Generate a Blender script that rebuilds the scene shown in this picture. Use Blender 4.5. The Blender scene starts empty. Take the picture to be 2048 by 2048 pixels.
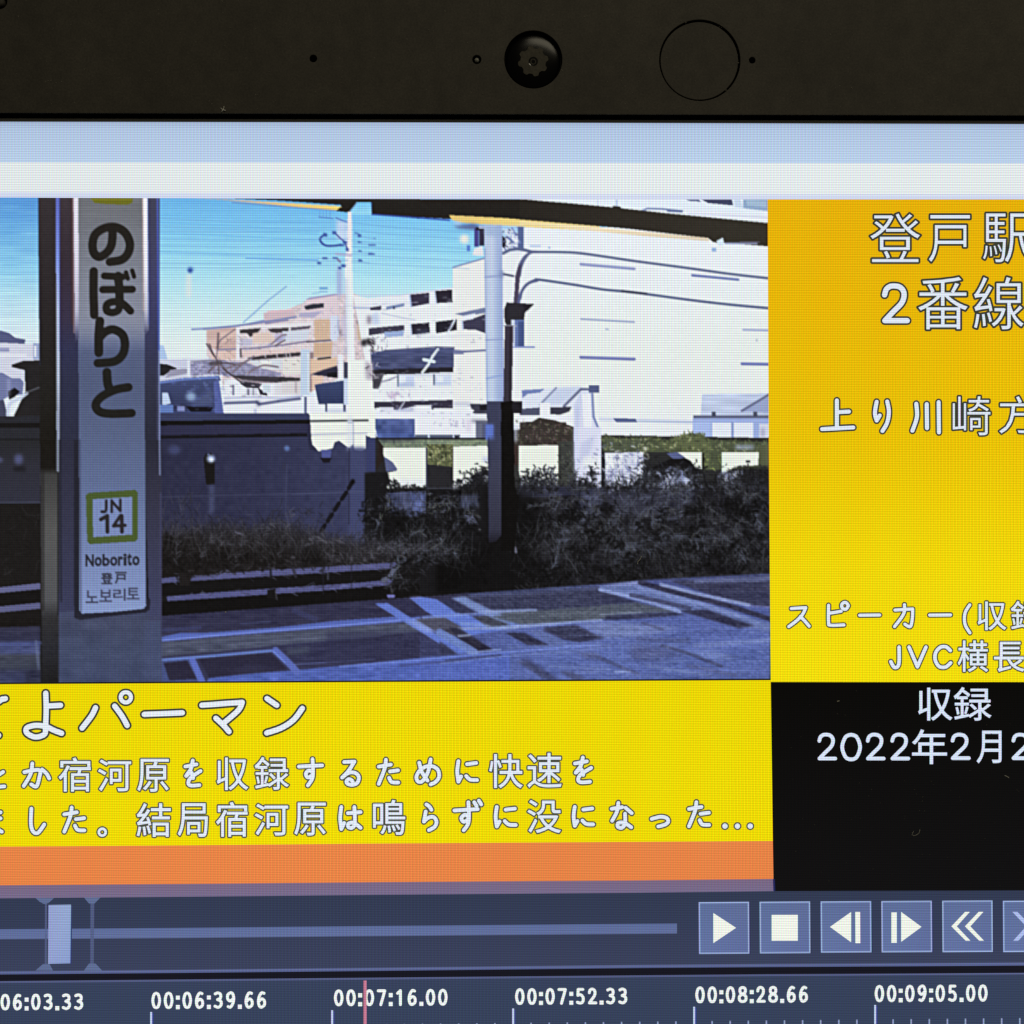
import bpy, math, random
import numpy as np
from mathutils import Matrix, Vector

# ---------------------------------------------------------------- scene, camera, light, exposure
sc = bpy.context.scene
sc.unit_settings.system = 'METRIC'
sc.unit_settings.scale_length = 0.01          # 1 unit = 1 cm
C = sc.collection
PX = 9.6 / 2048.0                             # centimetres per photograph pixel on the glass
DIST, YAW, ROLL = 12.0, 0.0146, 0.004
FPX = 2048.0 * DIST / 9.6

cam_d = bpy.data.cameras.new('camera')
cam = bpy.data.objects.new('camera', cam_d)
C.objects.link(cam)
cam_d.sensor_width = 36.0
cam_d.lens = 36.0 * DIST / 9.6
cam_d.clip_start, cam_d.clip_end = 0.1, 500.0
CAM_M = (Matrix.Translation((-DIST * math.sin(YAW), -DIST * math.cos(YAW), 0))
         @ Matrix.Rotation(-YAW, 4, 'Z') @ Matrix.Rotation(math.pi / 2, 4, 'X') @ Matrix.Rotation(-ROLL, 4, 'Z'))
cam.matrix_world = CAM_M
sc.camera = cam

w = bpy.data.worlds.new('World')
sc.world = w
w.use_nodes = True
w.node_tree.nodes['Background'].inputs[0].default_value = (1.0, 0.90, 0.68, 1)
w.node_tree.nodes['Background'].inputs[1].default_value = 0.05

ld = bpy.data.lights.new('room_lamp', 'AREA')
ld.shape = 'RECTANGLE'; ld.size = 18; ld.size_y = 10
ld.color = (1.0, 0.90, 0.66)
ld.energy = 3900
lamp = bpy.data.objects.new('room_lamp', ld)
C.objects.link(lamp)
lamp.location = (8, -22, 24)
lamp.rotation_euler = (Vector((2, 0, 4)) - Vector(lamp.location)).to_track_quat('-Z', 'Y').to_euler()

sc.view_settings.view_transform = 'Standard'
sc.view_settings.look = 'None'
sc.view_settings.exposure = 0
sc.view_settings.gamma = 1
sc.view_settings.use_curve_mapping = False

# ---------------------------------------------------------------- helpers
M3 = CAM_M.to_3x3(); CO = CAM_M.translation
MN = np.array(M3); CN = np.array(CO)


def P(x, y, depth=0.0):
    """photograph pixel -> point on the plane lying depth cm in front of the glass"""
    d = MN @ np.array([(x - 1024) / FPX, -(y - 1024) / FPX, -1.0])
    t = (-depth - CN[1]) / d[1]
    p = CN + t * d
    return (p[0], -depth, p[2])


def PA(xs, ys, depth=0.0):
    d = np.stack([(xs - 1024) / FPX, -(ys - 1024) / FPX, -np.ones_like(xs)], -1) @ MN.T
    t = (-depth - CN[1]) / d[..., 1]
    p = CN + t[..., None] * d
    p[..., 1] = -depth
    return p


def lin(c):
    c = np.asarray(c, float) / 255.0
    return np.where(c <= 0.04045, c / 12.92, ((c + 0.055) / 1.055) ** 2.4)


def link(name, me, parent=None, mat=None):
    o = bpy.data.objects.new(name, me)
    C.objects.link(o)
    if mat:
        me.materials.append(mat)
    if parent:
        o.parent = parent
        if parent is root:
            o.matrix_parent_inverse = ROOT_INV
    return o


class Flat:
    """flat coloured shapes shown by the display, in photograph pixels, collected into one mesh"""
    def __init__(s):
        s.v, s.f, s.c = [], [], []

    def poly(s, pts, col, z=1, cols=None):
        n = len(s.v)
        for i, (x, y) in enumerate(pts):
            s.v.append(P(x, y, z * 0.0006))
            s.c.append(lin(cols[i] if cols else col))
        s.f.append(tuple(range(n + len(pts) - 1, n - 1, -1)))

    def rect(s, x0, y0, x1, y1, col, z=1):
        s.poly([(x0, y0), (x1, y0), (x1, y1), (x0, y1)], col, z)

    def band(s, top, bot, col, z=1, col2=None):
        """a strip between two polylines with the same number of points"""
        for i in range(len(top) - 1):
            s.poly([top[i], top[i + 1], bot[i + 1], bot[i]], col, z,
                   [col, col, col2, col2] if col2 else None)

    def disc(s, x, y, r, col, z=1, n=12):
        s.poly([(x + r * math.cos(a * 2 * math.pi / n), y + r * math.sin(a * 2 * math.pi / n)) for a in range(n)], col, z)

    def capsule(s, a, b, r, col, z=1, n=6):
        dx, dy = b[0] - a[0], b[1] - a[1]
        t = math.atan2(dy, dx)
        pts = [(b[0] + r * math.cos(t - math.pi / 2 + math.pi * k / n), b[1] + r * math.sin(t - math.pi / 2 + math.pi * k / n)) for k in range(n + 1)]
        pts += [(a[0] + r * math.cos(t + math.pi / 2 + math.pi * k / n), a[1] + r * math.sin(t + math.pi / 2 + math.pi * k / n)) for k in range(n + 1)]
        s.poly(pts, col, z)

    def line(s, pts, wd, col, z=1):
        for a, b in zip(pts, pts[1:]):
            s.capsule(a, b, wd / 2, col, z)

    def build(s, name, parent):
        me = bpy.data.meshes.new(name)
        me.from_pydata(s.v, [], s.f)
        at = me.color_attributes.new('Col', 'FLOAT_COLOR', 'POINT')
        a = np.ones((len(s.v), 4), np.float32)
        a[:, :3] = np.array(s.c)
        at.data.foreach_set('color', a.ravel())
        return link(name, me, parent, M_LCD)


def catmull(pts, n=8):
    if len(pts) < 3:
        return list(pts)
    q = [pts[0]] + list(pts) + [pts[-1]]
    out = []
    for i in range(1, len(q) - 2):
        p0, p1, p2, p3 = (np.array(q[i + k], float) for k in (-1, 0, 1, 2))
        for k in range(n):
            t = k / n
            out.append(tuple(0.5 * ((2 * p1) + (p2 - p0) * t + (2 * p0 - 5 * p1 + 4 * p2 - p3) * t * t + (3 * p1 - p0 - 3 * p2 + p3) * t ** 3)))
    out.append(tuple(pts[-1]))
    return out


GLYPH = {}


def glyph(ch):
    """triangles and outline edges of a character of the built-in font, in a unit box with y down"""
    if ch in GLYPH:
        return GLYPH[ch]
    cu = bpy.data.curves.new('glyph', 'FONT')
    cu.body = ch
    cu.resolution_u = 4
    ob = bpy.data.objects.new('glyph', cu)
    C.objects.link(ob)
    dg = bpy.context.evaluated_depsgraph_get()
    me = ob.evaluated_get(dg).to_mesh()
    vs = np.array([v.co[:2] for v in me.vertices], float).reshape(-1, 2)
    # weld, then find the edges that belong to one face only
    key, idx = {}, []
    uv = []
    for p in vs:
        k = (round(p[0], 5), round(p[1], 5))
        if k not in key:
            key[k] = len(uv); uv.append(p)
        idx.append(key[k])
    uv = np.array(uv)
    faces, cnt = [], {}
    for p in me.polygons:
        f = [idx[i] for i in p.vertices]
        faces.append(f)
        for a, b in zip(f, f[1:] + f[:1]):
            if a != b:
                k = (min(a, b), max(a, b))
                cnt[k] = cnt.get(k, 0) + 1
    edges = [k for k, n in cnt.items() if n == 1]
    lo, hi = uv.min(0), uv.max(0)
    uv = (uv - lo) / np.maximum(hi - lo, 1e-6)
    uv[:, 1] = 1 - uv[:, 1]
    ob.to_mesh_clear()
    bpy.data.objects.remove(ob)
    bpy.data.curves.remove(cu)
    GLYPH[ch] = (uv, faces, edges)
    return GLYPH[ch]


def put_glyph(F, ch, box, col, rw=0.8, ro=0.0, oc=(50, 55, 55), z=4, eat=0.0):
    """one character fitted to box (photograph pixels, dark edge included)"""
    x0, y0, x1, y1 = box
    r = rw + ro
    uv, faces, edges = glyph(ch)
    q = np.empty_like(uv)
    q[:, 0] = x0 + r + uv[:, 0] * (x1 - x0 - 2 * r)
    q[:, 1] = y0 + r + uv[:, 1] * (y1 - y0 - 2 * r)
    for f in faces:
        F.poly([tuple(q[i]) for i in f], col, z + 1)
    for a, b in edges:
        if rw > 0.2:
            F.capsule(tuple(q[a]), tuple(q[b]), rw, col, z + 1, 3)
        if ro > 0:
            F.capsule(tuple(q[a]), tuple(q[b]), r, oc, z, 4)
        if eat > 0:
            F.capsule(tuple(q[a]), tuple(q[b]), eat, oc, z + 2, 3)


# hand-lettered kana, figures and letters as pen strokes in a 100 x 100 box
PEN = {
    'か': [[(8, 38), (60, 30), (60, 60), (50, 92), (32, 84)], [(36, 5), (30, 45), (6, 90)], [(70, 28), (86, 44), (95, 62)]],
    'を': [[(10, 26), (70, 18)], [(50, 4), (40, 34), (14, 60), (40, 46), (52, 68)], [(92, 42), (40, 66), (26, 86), (42, 95), (86, 93)]],
    'す': [[(5, 30), (95, 26)], [(58, 4), (60, 50), (56, 74), (40, 96)], [(59, 50), (44, 44), (32, 55), (40, 68), (58, 60)]],
    'る': [[(18, 8), (70, 6)], [(70, 6), (40, 42), (8, 68)], [(8, 68), (40, 50), (74, 50), (92, 66), (84, 88), (60, 96), (36, 92), (30, 82), (42, 74), (58, 80), (64, 94)]],
    'た': [[(8, 30), (62, 22)], [(40, 4), (34, 38), (8, 95)], [(58, 48), (94, 44)], [(54, 72), (66, 88), (95, 90)]],
    'め': [[(18, 16), (28, 50), (50, 82)], [(62, 4), (52, 50), (30, 84), (12, 84), (8, 64), (28, 38), (60, 28), (88, 40), (95, 66), (82, 86), (62, 96)]],
    'に': [[(14, 5), (9, 50), (14, 95)], [(14, 95), (26, 72)], [(52, 18), (92, 13)], [(48, 70), (66, 86), (96, 88)]],
    'と': [[(36, 6), (50, 42)], [(88, 26), (40, 54), (22, 76), (38, 92), (94, 90)]],
    'ま': [[(20, 22), (85, 18)], [(20, 46), (85, 42)], [(52, 4), (54, 60), (50, 84), (30, 94), (14, 84), (26, 72), (54, 76), (90, 95)]],
    'し': [[(16, 4), (13, 60), (26, 90), (56, 95), (94, 64)]],
    'は': [[(12, 5), (7, 50), (12, 95)], [(12, 95), (24, 70)], [(40, 30), (95, 26)], [(68, 5), (70, 70), (58, 90), (42, 86), (44, 72), (66, 70), (95, 90)]],
    'ら': [[(28, 5), (46, 12), (60, 24)], [(24, 30), (12, 66)], [(12, 66), (40, 52), (74, 50), (92, 66), (80, 84), (44, 96)]],
    'ず': [[(4, 34), (84, 30)], [(52, 8), (54, 54), (50, 78), (36, 97)], [(53, 54), (40, 48), (28, 58), (36, 70), (52, 62)], [(72, 8), (80, 20)], [(88, 3), (96, 15)]],
    'な': [[(10, 26), (54, 20)], [(38, 4), (32, 36), (12, 70)], [(68, 22), (94, 42)], [(66, 44), (66, 78), (54, 95), (36, 92), (38, 78), (64, 78), (92, 94)]],
    'っ': [[(5, 32), (50, 14), (84, 24), (93, 54), (76, 80), (40, 96)]],
    '。': [[(95, 50), (82, 82), (50, 95), (18, 82), (5, 50), (18, 18), (50, 5), (82, 18), (95, 50)]],
    'り': [[(20, 5), (10, 40), (20, 64)], [(20, 64), (38, 48)], [(82, 4), (92, 36), (82, 70), (54, 97)]],
    '上': [[(48, 5), (48, 92)], [(48, 42), (84, 40)], [(4, 95), (97, 90)]],
    '川': [[(18, 9), (20, 50), (5, 92)], [(53, 10), (54, 84)], [(93, 4), (94, 97)]],
    'ス': [[(16, 16), (80, 12)], [(80, 12), (66, 42), (40, 70), (5, 97)], [(56, 52), (74, 70), (95, 95)]],
    'ピ': [[(8, 14), (8, 80), (16, 93), (74, 92)], [(10, 46), (62, 38)], [(93, 16), (86, 27), (78, 30), (68, 26), (64, 16), (68, 7), (78, 3), (87, 7), (93, 16)]],
    'ー': [[(3, 58), (97, 42)]],
    'カ': [[(8, 26), (94, 22)], [(94, 22), (92, 62), (82, 94), (56, 84)], [(54, 4), (50, 42), (6, 94)]],
    '(': [[(90, 4), (30, 26), (12, 50), (30, 74), (92, 97)]],
    'J': [[(78, 4), (78, 70), (64, 93), (34, 95), (6, 70)]],
    'V': [[(4, 4), (50, 95)], [(50, 95), (97, 4)]],
    'C': [[(94, 22), (70, 6), (36, 8), (10, 32), (8, 64), (30, 92), (66, 95), (96, 76)]],
    '0': [[(50, 3), (22, 12), (5, 50), (22, 88), (50, 97), (78, 88), (95, 50), (78, 12), (50, 3)]],
    '1': [[(18, 22), (56, 4)], [(56, 4), (56, 98)]],
    '2': [[(7, 27), (14, 12), (30, 4), (50, 3), (70, 7), (83, 19), (83, 35), (72, 51), (40, 73), (8, 96)], [(8, 96), (97, 96)]],
    '3': [[(10, 9), (45, 3), (80, 12), (80, 36), (42, 47)], [(42, 47), (86, 58), (88, 82), (52, 97), (7, 90)]],
    '5': [[(84, 4), (20, 4)], [(20, 4), (16, 44)], [(16, 44), (54, 40), (88, 60), (82, 88), (48, 97), (9, 91)]],
    '6': [[(82, 7), (50, 4), (20, 28), (8, 62), (24, 92), (54, 97), (88, 82), (86, 56), (54, 44), (14, 60)]],
    '7': [[(5, 4), (93, 4)], [(93, 4), (40, 98)]],
    '8': [[(50, 47), (16, 34), (18, 10), (50, 3), (82, 10), (84, 34), (50, 47), (8, 62), (10, 88), (50, 97), (90, 88), (92, 62), (50, 47)]],
    '9': [[(18, 93), (50, 96), (80, 72), (92, 38), (76, 8), (46, 3), (12, 18), (14, 44), (46, 56), (86, 40)]],
}


def pen(F, ch, box, wd, col, ro=0.0, oc=(50, 55, 55), z=4):
    x0, y0, x1, y1 = box
    r = wd / 2 + ro
    put_strokes(F, [[(x0 + r + u / 100 * (x1 - x0 - 2 * r), y0 + r + v / 100 * (y1 - y0 - 2 * r)) for u, v in st] for st in PEN[ch]], wd, col, ro, oc, z)


def put_strokes(F, strokes, wd, col, ro=0.0, oc=(50, 55, 55), z=4):
    for st in strokes:
        pts = catmull(st) if len(st) > 2 else st
        F.line(pts, wd, col, z + 1)
        if ro:
            F.line(pts, wd + 2 * ro, oc, z)


# ---------------------------------------------------------------- materials
def new_mat(name):
    m = bpy.data.materials.new(name)
    m.use_nodes = True
    nt = m.node_tree
    return m, nt, nt.nodes['Principled BSDF']


def plastic(name, col, rough, spec=0.5, grain=0.0, bump=0.0):
    m, nt, b = new_mat(name)
    b.inputs['Base Color'].default_value = (*col, 1)
    b.inputs['Roughness'].default_value = rough
    b.inputs['Specular IOR Level'].default_value = spec
    if grain:
        tc = nt.nodes.new('ShaderNodeTexCoord')
        mix = None
        for sca, amt in ((55.0, grain), (9.0, grain * 0.55), (1.1, grain * 0.5)):
            n = nt.nodes.new('ShaderNodeTexNoise')
            n.inputs['Scale'].default_value = sca
            n.inputs['Detail'].default_value = 3
            nt.links.new(tc.outputs['Object'], n.inputs['Vector'])
            mr = nt.nodes.new('ShaderNodeMapRange')
            mr.inputs['From Min'].default_value = 0.25; mr.inputs['From Max'].default_value = 0.75
            mr.inputs['To Min'].default_value = 1 - amt; mr.inputs['To Max'].default_value = 1 + amt
            nt.links.new(n.outputs['Fac'], mr.inputs['Value'])
            if mix is None:
                mix = mr.outputs[0]
            else:
                mu = nt.nodes.new('ShaderNodeMath'); mu.operation = 'MULTIPLY'
                nt.links.new(mix, mu.inputs[0]); nt.links.new(mr.outputs[0], mu.inputs[1])
                mix = mu.outputs[0]
        vm = nt.nodes.new('ShaderNodeVectorMath'); vm.operation = 'SCALE'
        vm.inputs[0].default_value = col
        nt.links.new(mix, vm.inputs['Scale'])
        nt.links.new(vm.outputs[0], b.inputs['Base Color'])
        if bump:
            bp = nt.nodes.new('ShaderNodeBump')
            bp.inputs['Strength'].default_value = bump
            bp.inputs['Distance'].default_value = 0.004
            n = nt.nodes.new('ShaderNodeTexNoise'); n.inputs['Scale'].default_value = 70; n.inputs['Detail'].default_value = 2
            nt.links.new(tc.outputs['Object'], n.inputs['Vector'])
            nt.links.new(n.outputs['Fac'], bp.inputs['Height'])
            nt.links.new(bp.outputs[0], b.inputs['Normal'])
    return m


def lcd_material():
    """lit liquid crystal pixels: the shown colour times the fine grid of red, green and blue cells"""
    m, nt, b = new_mat('lit_lcd')
    N, L = nt.nodes, nt.links
    b.inputs['Base Color'].default_value = (0.002, 0.002, 0.002, 1)
    b.inputs['Roughness'].default_value = 0.45
    b.inputs['Specular IOR Level'].default_value = 0.05
    tc = N.new('ShaderNodeTexCoord'); sp = N.new('ShaderNodeSeparateXYZ')
    L.new(tc.outputs['Object'], sp.inputs[0])

    def math_(op, a, bb=None, cc=None):
        n = N.new('ShaderNodeMath'); n.operation = op
        for i, v in enumerate((a, bb, cc)):
            if v is None: continue
            if isinstance(v, (int, float)): n.inputs[i].default_value = v
            else: L.new(v, n.inputs[i])
        return n.outputs[0]

    def cosw(src, period, phase=0.0, warp=None):
        t = math_('MULTIPLY_ADD', src, 2 * math.pi / period, phase * 2 * math.pi)
        if warp is not None:
            t = math_('ADD', t, warp)
        return math_('COSINE', t)

    def noise(scale, detail=2, stretch=None):
        n = N.new('ShaderNodeTexNoise'); n.inputs['Scale'].default_value = scale; n.inputs['Detail'].default_value = detail
        if stretch:
            mp = N.new('ShaderNodeMapping'); mp.inputs['Scale'].default_value = stretch
            L.new(tc.outputs['Object'], mp.inputs['Vector']); L.new(mp.outputs[0], n.inputs['Vector'])
        else:
            L.new(tc.outputs['Object'], n.inputs['Vector'])
        return n.outputs['Fac']

    p = 3.44 * PX
    X, Z = sp.outputs[0], sp.outputs[2]
    rows = math_('MULTIPLY_ADD', cosw(Z, p), GRID_ROW, 1.0)
    chans = [math_('MULTIPLY_ADD', cosw(X, p, k / 3), GRID_COL, 1.0) for k in (0, 1, 2)]
    # a coarser weave: camera moire put into the emission as faint brightness stripes
    def patch(scale, lo, hi):
        mr = N.new('ShaderNodeMapRange'); mr.interpolation_type = 'SMOOTHSTEP'
        mr.inputs['From Min'].default_value = lo; mr.inputs['From Max'].default_value = hi
        L.new(noise(scale, 1), mr.inputs['Value'])
        return mr.outputs[0]
    nv = math_('MULTIPLY', patch(0.32, .42, .66), WEAVE_V)
    nh = math_('MULTIPLY', patch(0.32, .58, .34), WEAVE_H)
    wv = math_('MULTIPLY', cosw(X, 6.95 * PX, 0, math_('MULTIPLY', noise(0.9, 1), 5.0)), nv)
    wh = math_('MULTIPLY', cosw(Z, 6.6 * PX, 0, math_('MULTIPLY', noise(0.8, 1), 5.0)), nh)
    gr = math_('MULTIPLY_ADD', noise(95, 1), 0.16, 0.92)
    big = math_('MULTIPLY_ADD', noise(0.16, 1), 0.14, 0.93)
    tot = math_('MULTIPLY', math_('ADD', math_('ADD', wv, wh), rows), math_('MULTIPLY', gr, big))
    cc = N.new('ShaderNodeCombineColor')
    for i in range(3):
        L.new(math_('MULTIPLY', chans[i], tot), cc.inputs[i])
    at = N.new('ShaderNodeAttribute'); at.attribute_name = 'Col'
    mx = N.new('ShaderNodeMix'); mx.data_type = 'RGBA'; mx.blend_type = 'MULTIPLY'
    mx.inputs['Factor'].default_value = 1.0
    L.new(at.outputs['Color'], mx.inputs['A']); L.new(cc.outputs[0], mx.inputs['B'])
    L.new(mx.outputs['Result'], b.inputs['Emission Color'])
    b.inputs['Emission Strength'].default_value = 1.0
    return m


GRID_ROW, GRID_COL, WEAVE_V, WEAVE_H = 0.24, 0.24, 0.06, 0.05
M_LCD = lcd_material()
M_BEZEL = plastic('black_plastic', (0.034, 0.031, 0.025), 0.75, 0.25, 0.30, 0.3)
M_GASKET = plastic('black_rubber', (0.0006, 0.0006, 0.0006), 0.9, 0.0)
M_MATRIX = plastic('panel_border', (0.5, 0.49, 0.44), 0.6, 0.2)
M_PANEL = plastic('dark_panel', (0.004, 0.004, 0.004), 0.5, 0.1)
M_GLOSS = plastic('glossy_black', (0.0008, 0.0008, 0.0008), 0.22, 0.14)
M_LENS = plastic('grey_lens_ring', (0.038, 0.035, 0.027), 0.7, 0.15, 0.3)
M_PUPIL = plastic('lens_pupil', (0.004, 0.004, 0.004), 0.15, 0.5)
M_LED = plastic('led_window', (0.16, 0.16, 0.14), 0.4, 0.5)
M_LINT = plastic('pale_lint', (0.42, 0.42, 0.38), 0.9, 0.1)
M_DUST = plastic('grey_dust', (0.10, 0.095, 0.08), 0.9, 0.1)

# ---------------------------------------------------------------- the laptop
# display of 1920 x 1080 cells, cell pitch 3.44 photograph pixels, the camera in the middle of its top edge
SX0, SX1, SY0, SY1 = 1066 - 3302, 1066 + 3302, 244, 244 + 3715
DEP = 0.165                                         # the bezel stands this far in front of the glass
BASE = Vector((P(1066, 4300)[0], 0, P(1066, 4300)[2]))
root = bpy.data.objects.new('laptop', None)
C.objects.link(root)
root.location = BASE
ROOT_INV = Matrix.Translation(-BASE)
root['label'] = 'black laptop seen close up, a video editing program lit on its screen'
root['category'] = 'laptop'


def tube_ring(bm_v, bm_f, cx, cz, prof, n=64):
    """lathe about the y axis: prof is a list of (radius, y)"""
    base = len(bm_v)
    for r, y in prof:
        for k in range(n):
            a = 2 * math.pi * k / n
            bm_v.append((cx + r * math.cos(a), y, cz + r * math.sin(a)))
    for j in range(len(prof) - 1):
        for k in range(n):
            a, b = base + j * n + k, base + j * n + (k + 1) % n
            bm_f.append((a, b, b + n, a + n))


def lathe(name, cx, cz, prof, mat, parent, n=64, cap=False, smooth=True):
    v, f = [], []
    tube_ring(v, f, cx, cz, prof, n)
    if cap:
        f.append(tuple(range(len(v) - n, len(v))))
    me = bpy.data.meshes.new(name)
    me.from_pydata(v, [], f)
    if smooth:
        for p in me.polygons: p.use_smooth = len(p.vertices) == 4
    return link(name, me, parent, mat)


def box(name, x0, x1, y0, y1, z0, z1, mat, parent):
    v = [(x, y, z) for x in (x0, x1) for y in (y0, y1) for z in (z0, z1)]
    f = [(0, 1, 3, 2), (4, 6, 7, 5), (0, 4, 5, 1), (2, 3, 7, 6), (0, 2, 6, 4), (1, 5, 7, 3)]
    me = bpy.data.meshes.new(name)
    me.from_pydata(v, [], f)
    return link(name, me, parent, mat)


def bz(x, y):                                       # a photograph pixel on the bezel's front
    p = P(x, y, DEP)
    return p[0], p[2]


R = PX * (DIST - DEP) / DIST                        # bezel front: centimetres per pixel
holes = [('cam', 1066.5, 119, 58), ('mic', 626.5, 117, 7.5), ('mic', 1504.5, 120.5, 6.5), ('led', 953.5, 119, 9),
         ('cover', 1399.6, 120.6, 81.5), ('stud', -1, 3, 15)]


def circle_pts(cx, cz, r, n=72):
    return [(cx + r * math.cos(2 * math.pi * k / n), cz + r * math.sin(2 * math.pi * k / n)) for k in range(n)]


def slab(name, loops, y_front, y_back, mat, parent, bevel=0.0):
    """flat plate with holes: the first loop is the outline"""
    cu = bpy.data.curves.new(name, 'CURVE')
    cu.dimensions = '2D'; cu.fill_mode = 'BOTH'
    cu.extrude = (y_back - y_front) / 2 - bevel
    cu.bevel_depth = bevel; cu.bevel_resolution = 2; cu.offset = -bevel
    for lp in loops:
        s = cu.splines.new('POLY')
        s.points.add(len(lp) - 1)
        for q, (x, z) in zip(s.points, lp):
            q.co = (x, z, 0, 1)
        s.use_cyclic_u = True
    ob = bpy.data.objects.new(name, cu)
    C.objects.link(ob)
    dg = bpy.context.evaluated_depsgraph_get()
    me = bpy.data.meshes.new_from_object(ob.evaluated_get(dg))
    bpy.data.objects.remove(ob); bpy.data.curves.remove(cu)
    me.transform(Matrix.Translation((0, (y_front + y_back) / 2, 0)) @ Matrix.Rotation(math.pi / 2, 4, 'X'))
    me.materials.clear()
    me.name = name
    return link(name, me, parent, mat)


def rectloop(x0, y0, x1, y1):
    return [bz(x0, y0), bz(x1, y0), bz(x1, y1), bz(x0, y1)]


# bezel frame with its openings (the lower lip line runs a little downhill to the right, as photographed)
inner = [bz(SX0, 222), bz(-100, 225.5), bz(600, 227.5), bz(1300, 229.2), bz(2150, 231), bz(SX1, 236), bz(SX1, SY1), bz(SX0, SY1)]
outer = rectloop(SX0 - 160, -95, SX1 + 160, SY1 + 420)
loops = [outer, inner]
for kind, x, y, r in holes:
    loops.append(circle_pts(*bz(x, y), r * R))
slab('lid_bezel', loops, -DEP, -0.02, M_BEZEL, root, 0.004)
# black rubber lip under the bezel, then the bare border of the panel
rub_in = [(SX0, 236), (-100, 236), (600, 236.8), (1300, 238.6), (2150, 240.5), (SX1, 246)]
v, f = [], []
for (x, y), q in zip(rub_in, inner[:6]):
    v += [(q[0], -DEP + 0.006, q[1] - 0.004), (q[0], -0.012, q[1] - 0.004)]
for i in range(5):
    a = i * 2
    f.append((a, a + 1, a + 3, a + 2))
me = bpy.data.meshes.new('rubber_lip'); me.from_pydata(v, [], f)
link('rubber_lip', me, root, M_GASKET)
x0, z0 = outer[3]; x1, z1 = outer[1]
box('lid_cover', x0 + .1, x1 - .1, 0.10, 0.42, z0 + .1, z1 - .1, M_BEZEL, root)
pa, pb = P(SX0 - 60, SY0 - 60), P(SX1 + 60, SY1 + 60)
box('display_panel', pa[0], pb[0], 0.0, 0.08, pb[2], pa[2], M_PANEL, root)
v, f = [], []
for (x, y) in [(SX0, 239), (0, 243.8), (600, 244.9), (1300, 246.7), (2048, 248.7), (SX1, 254.5)]:
    v += [P(x, y - 26, 0.0003), P(x, y, 0.0003)]
for i in range(5):
    f.append((2 * i, 2 * i + 2, 2 * i + 3, 2 * i + 1))
me = bpy.data.meshes.new('panel_border'); me.from_pydata(v, [], f)
link('panel_border', me, root, M_MATRIX)

# camera
cx, cz = bz(1066.5, 119)
dome = [(57.8 * R, -DEP + .008), (57.4 * R, -DEP + .055), (54 * R, -DEP + .060)]
for q in (54, 53, 51, 49, 46, 42, 37, 31, 24, 16, 8, .05):
    dome.append((q * R, -DEP + .014 + 6.2 * R * (q / 54) ** 4))
wc = lathe('webcam', cx, cz, dome, M_GLOSS, root)
star = []
for k in range(128):
    a = 2 * math.pi * k / 128
    r = 28.0 + 2.6 * math.tanh(2.2 * math.cos(8 * a)) / math.tanh(2.2)
    star.append((cx + r * R * math.cos(a + .2), cz - 2.5 * R + r * R * math.sin(a + .2)))
LY = -DEP + .010
slab('lens_ring', [star, circle_pts(cx, cz - 3.2 * R, 9.5 * R, 40)], LY, LY + .012, M_LENS, wc)
lathe('lens', cx, cz - 3.2 * R, [(9.6 * R, LY + .001), (8.4 * R, LY + .003), (6.6 * R, LY + .006)], M_PUPIL, wc, 40)
lathe('pupil', cx, cz - 3.2 * R, [(6.8 * R, LY + .006), (4.8 * R, LY + .002), (3.8 * R, LY + .005), (0.05 * R, LY + .008)], M_LENS, wc, 40)

# microphone holes, indicator, round cover, stud
for kind, x, y, r in holes:
    hx, hz = bz(x, y)
    if kind == 'mic':
        lathe('microphone_hole', hx, hz, [(r * R * .985, -DEP + .012), (r * R * .95, -0.03), (0.02 * R, -0.028)], M_GASKET, root, 32)
    if kind == 'led':
        g = lathe('indicator_light', hx, hz, [(r * R * .985, -DEP + .012), (r * R * .9, -0.06), (0.02 * R, -0.058)], M_GASKET, root, 32)
        lathe('led_window', hx, hz, [(4.9 * R, -0.07), (4.6 * R, -DEP + .02), (3.4 * R, -DEP + .008), (0.02 * R, -DEP + .004)], M_LED, g, 32)
    if kind == 'cover':
        lathe('groove', hx, hz, [(r * R * .998, -DEP + .01), (r * R * .997, -0.05), (60 * R, -0.048)], M_GASKET, root, 72)
        d = slab('round_cover', [circle_pts(hx - .9 * R, hz - 1.3 * R, 77.9 * R)], -DEP, -0.06, M_BEZEL, root, 0.004)
    if kind == 'stud':
        s_ = lathe('rubber_stud', hx, hz, [(r * R * .985, -DEP + .012), (r * R * .97, -0.07), (0.02 * R, -0.068)], M_GASKET, root, 32)
        lathe('stud_top', hx, hz, [(9.5 * R, -0.08), (9.2 * R, -DEP + .02), (7 * R, -DEP), (0.02 * R, -DEP - .004)], M_BEZEL, s_, 32)

# ---------------------------------------------------------------- bars of the program at the top
F = Flat()
TX = [SX0, 0, 600, 1300, 2048, SX1]
edge0 = [(SX0, 238.5), (0, 243.3), (600, 244.4), (1300, 246.2), (2048, 248.2), (SX1, 254)]
edge0b = [(x, y + 14) for x, y in edge0]
edge1 = [(SX0, 322), (0, 324.8), (600, 325.2), (1300, 326), (2048, 326.8), (SX1, 330)]
F.band(edge0, edge0b, (163, 181, 209), 1, (176, 197, 225))
F.band(edge0b, edge1, (176, 197, 225), 1, (186, 208, 234))
F.build('title_bar', root)
F = Flat()
edge2 = [(SX0, 392), (0, 395), (600, 397.6), (1300, 398.6), (2048, 398.8), (SX1, 401)]
edge2b = [(x, y - 11) for x, y in edge2]
F.band(edge1, edge2b, (226, 233, 234), 1)
F.band(edge2b, edge2, (214, 222, 238), 1, (206, 214, 238))
F.build('menu_bar', root)

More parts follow.
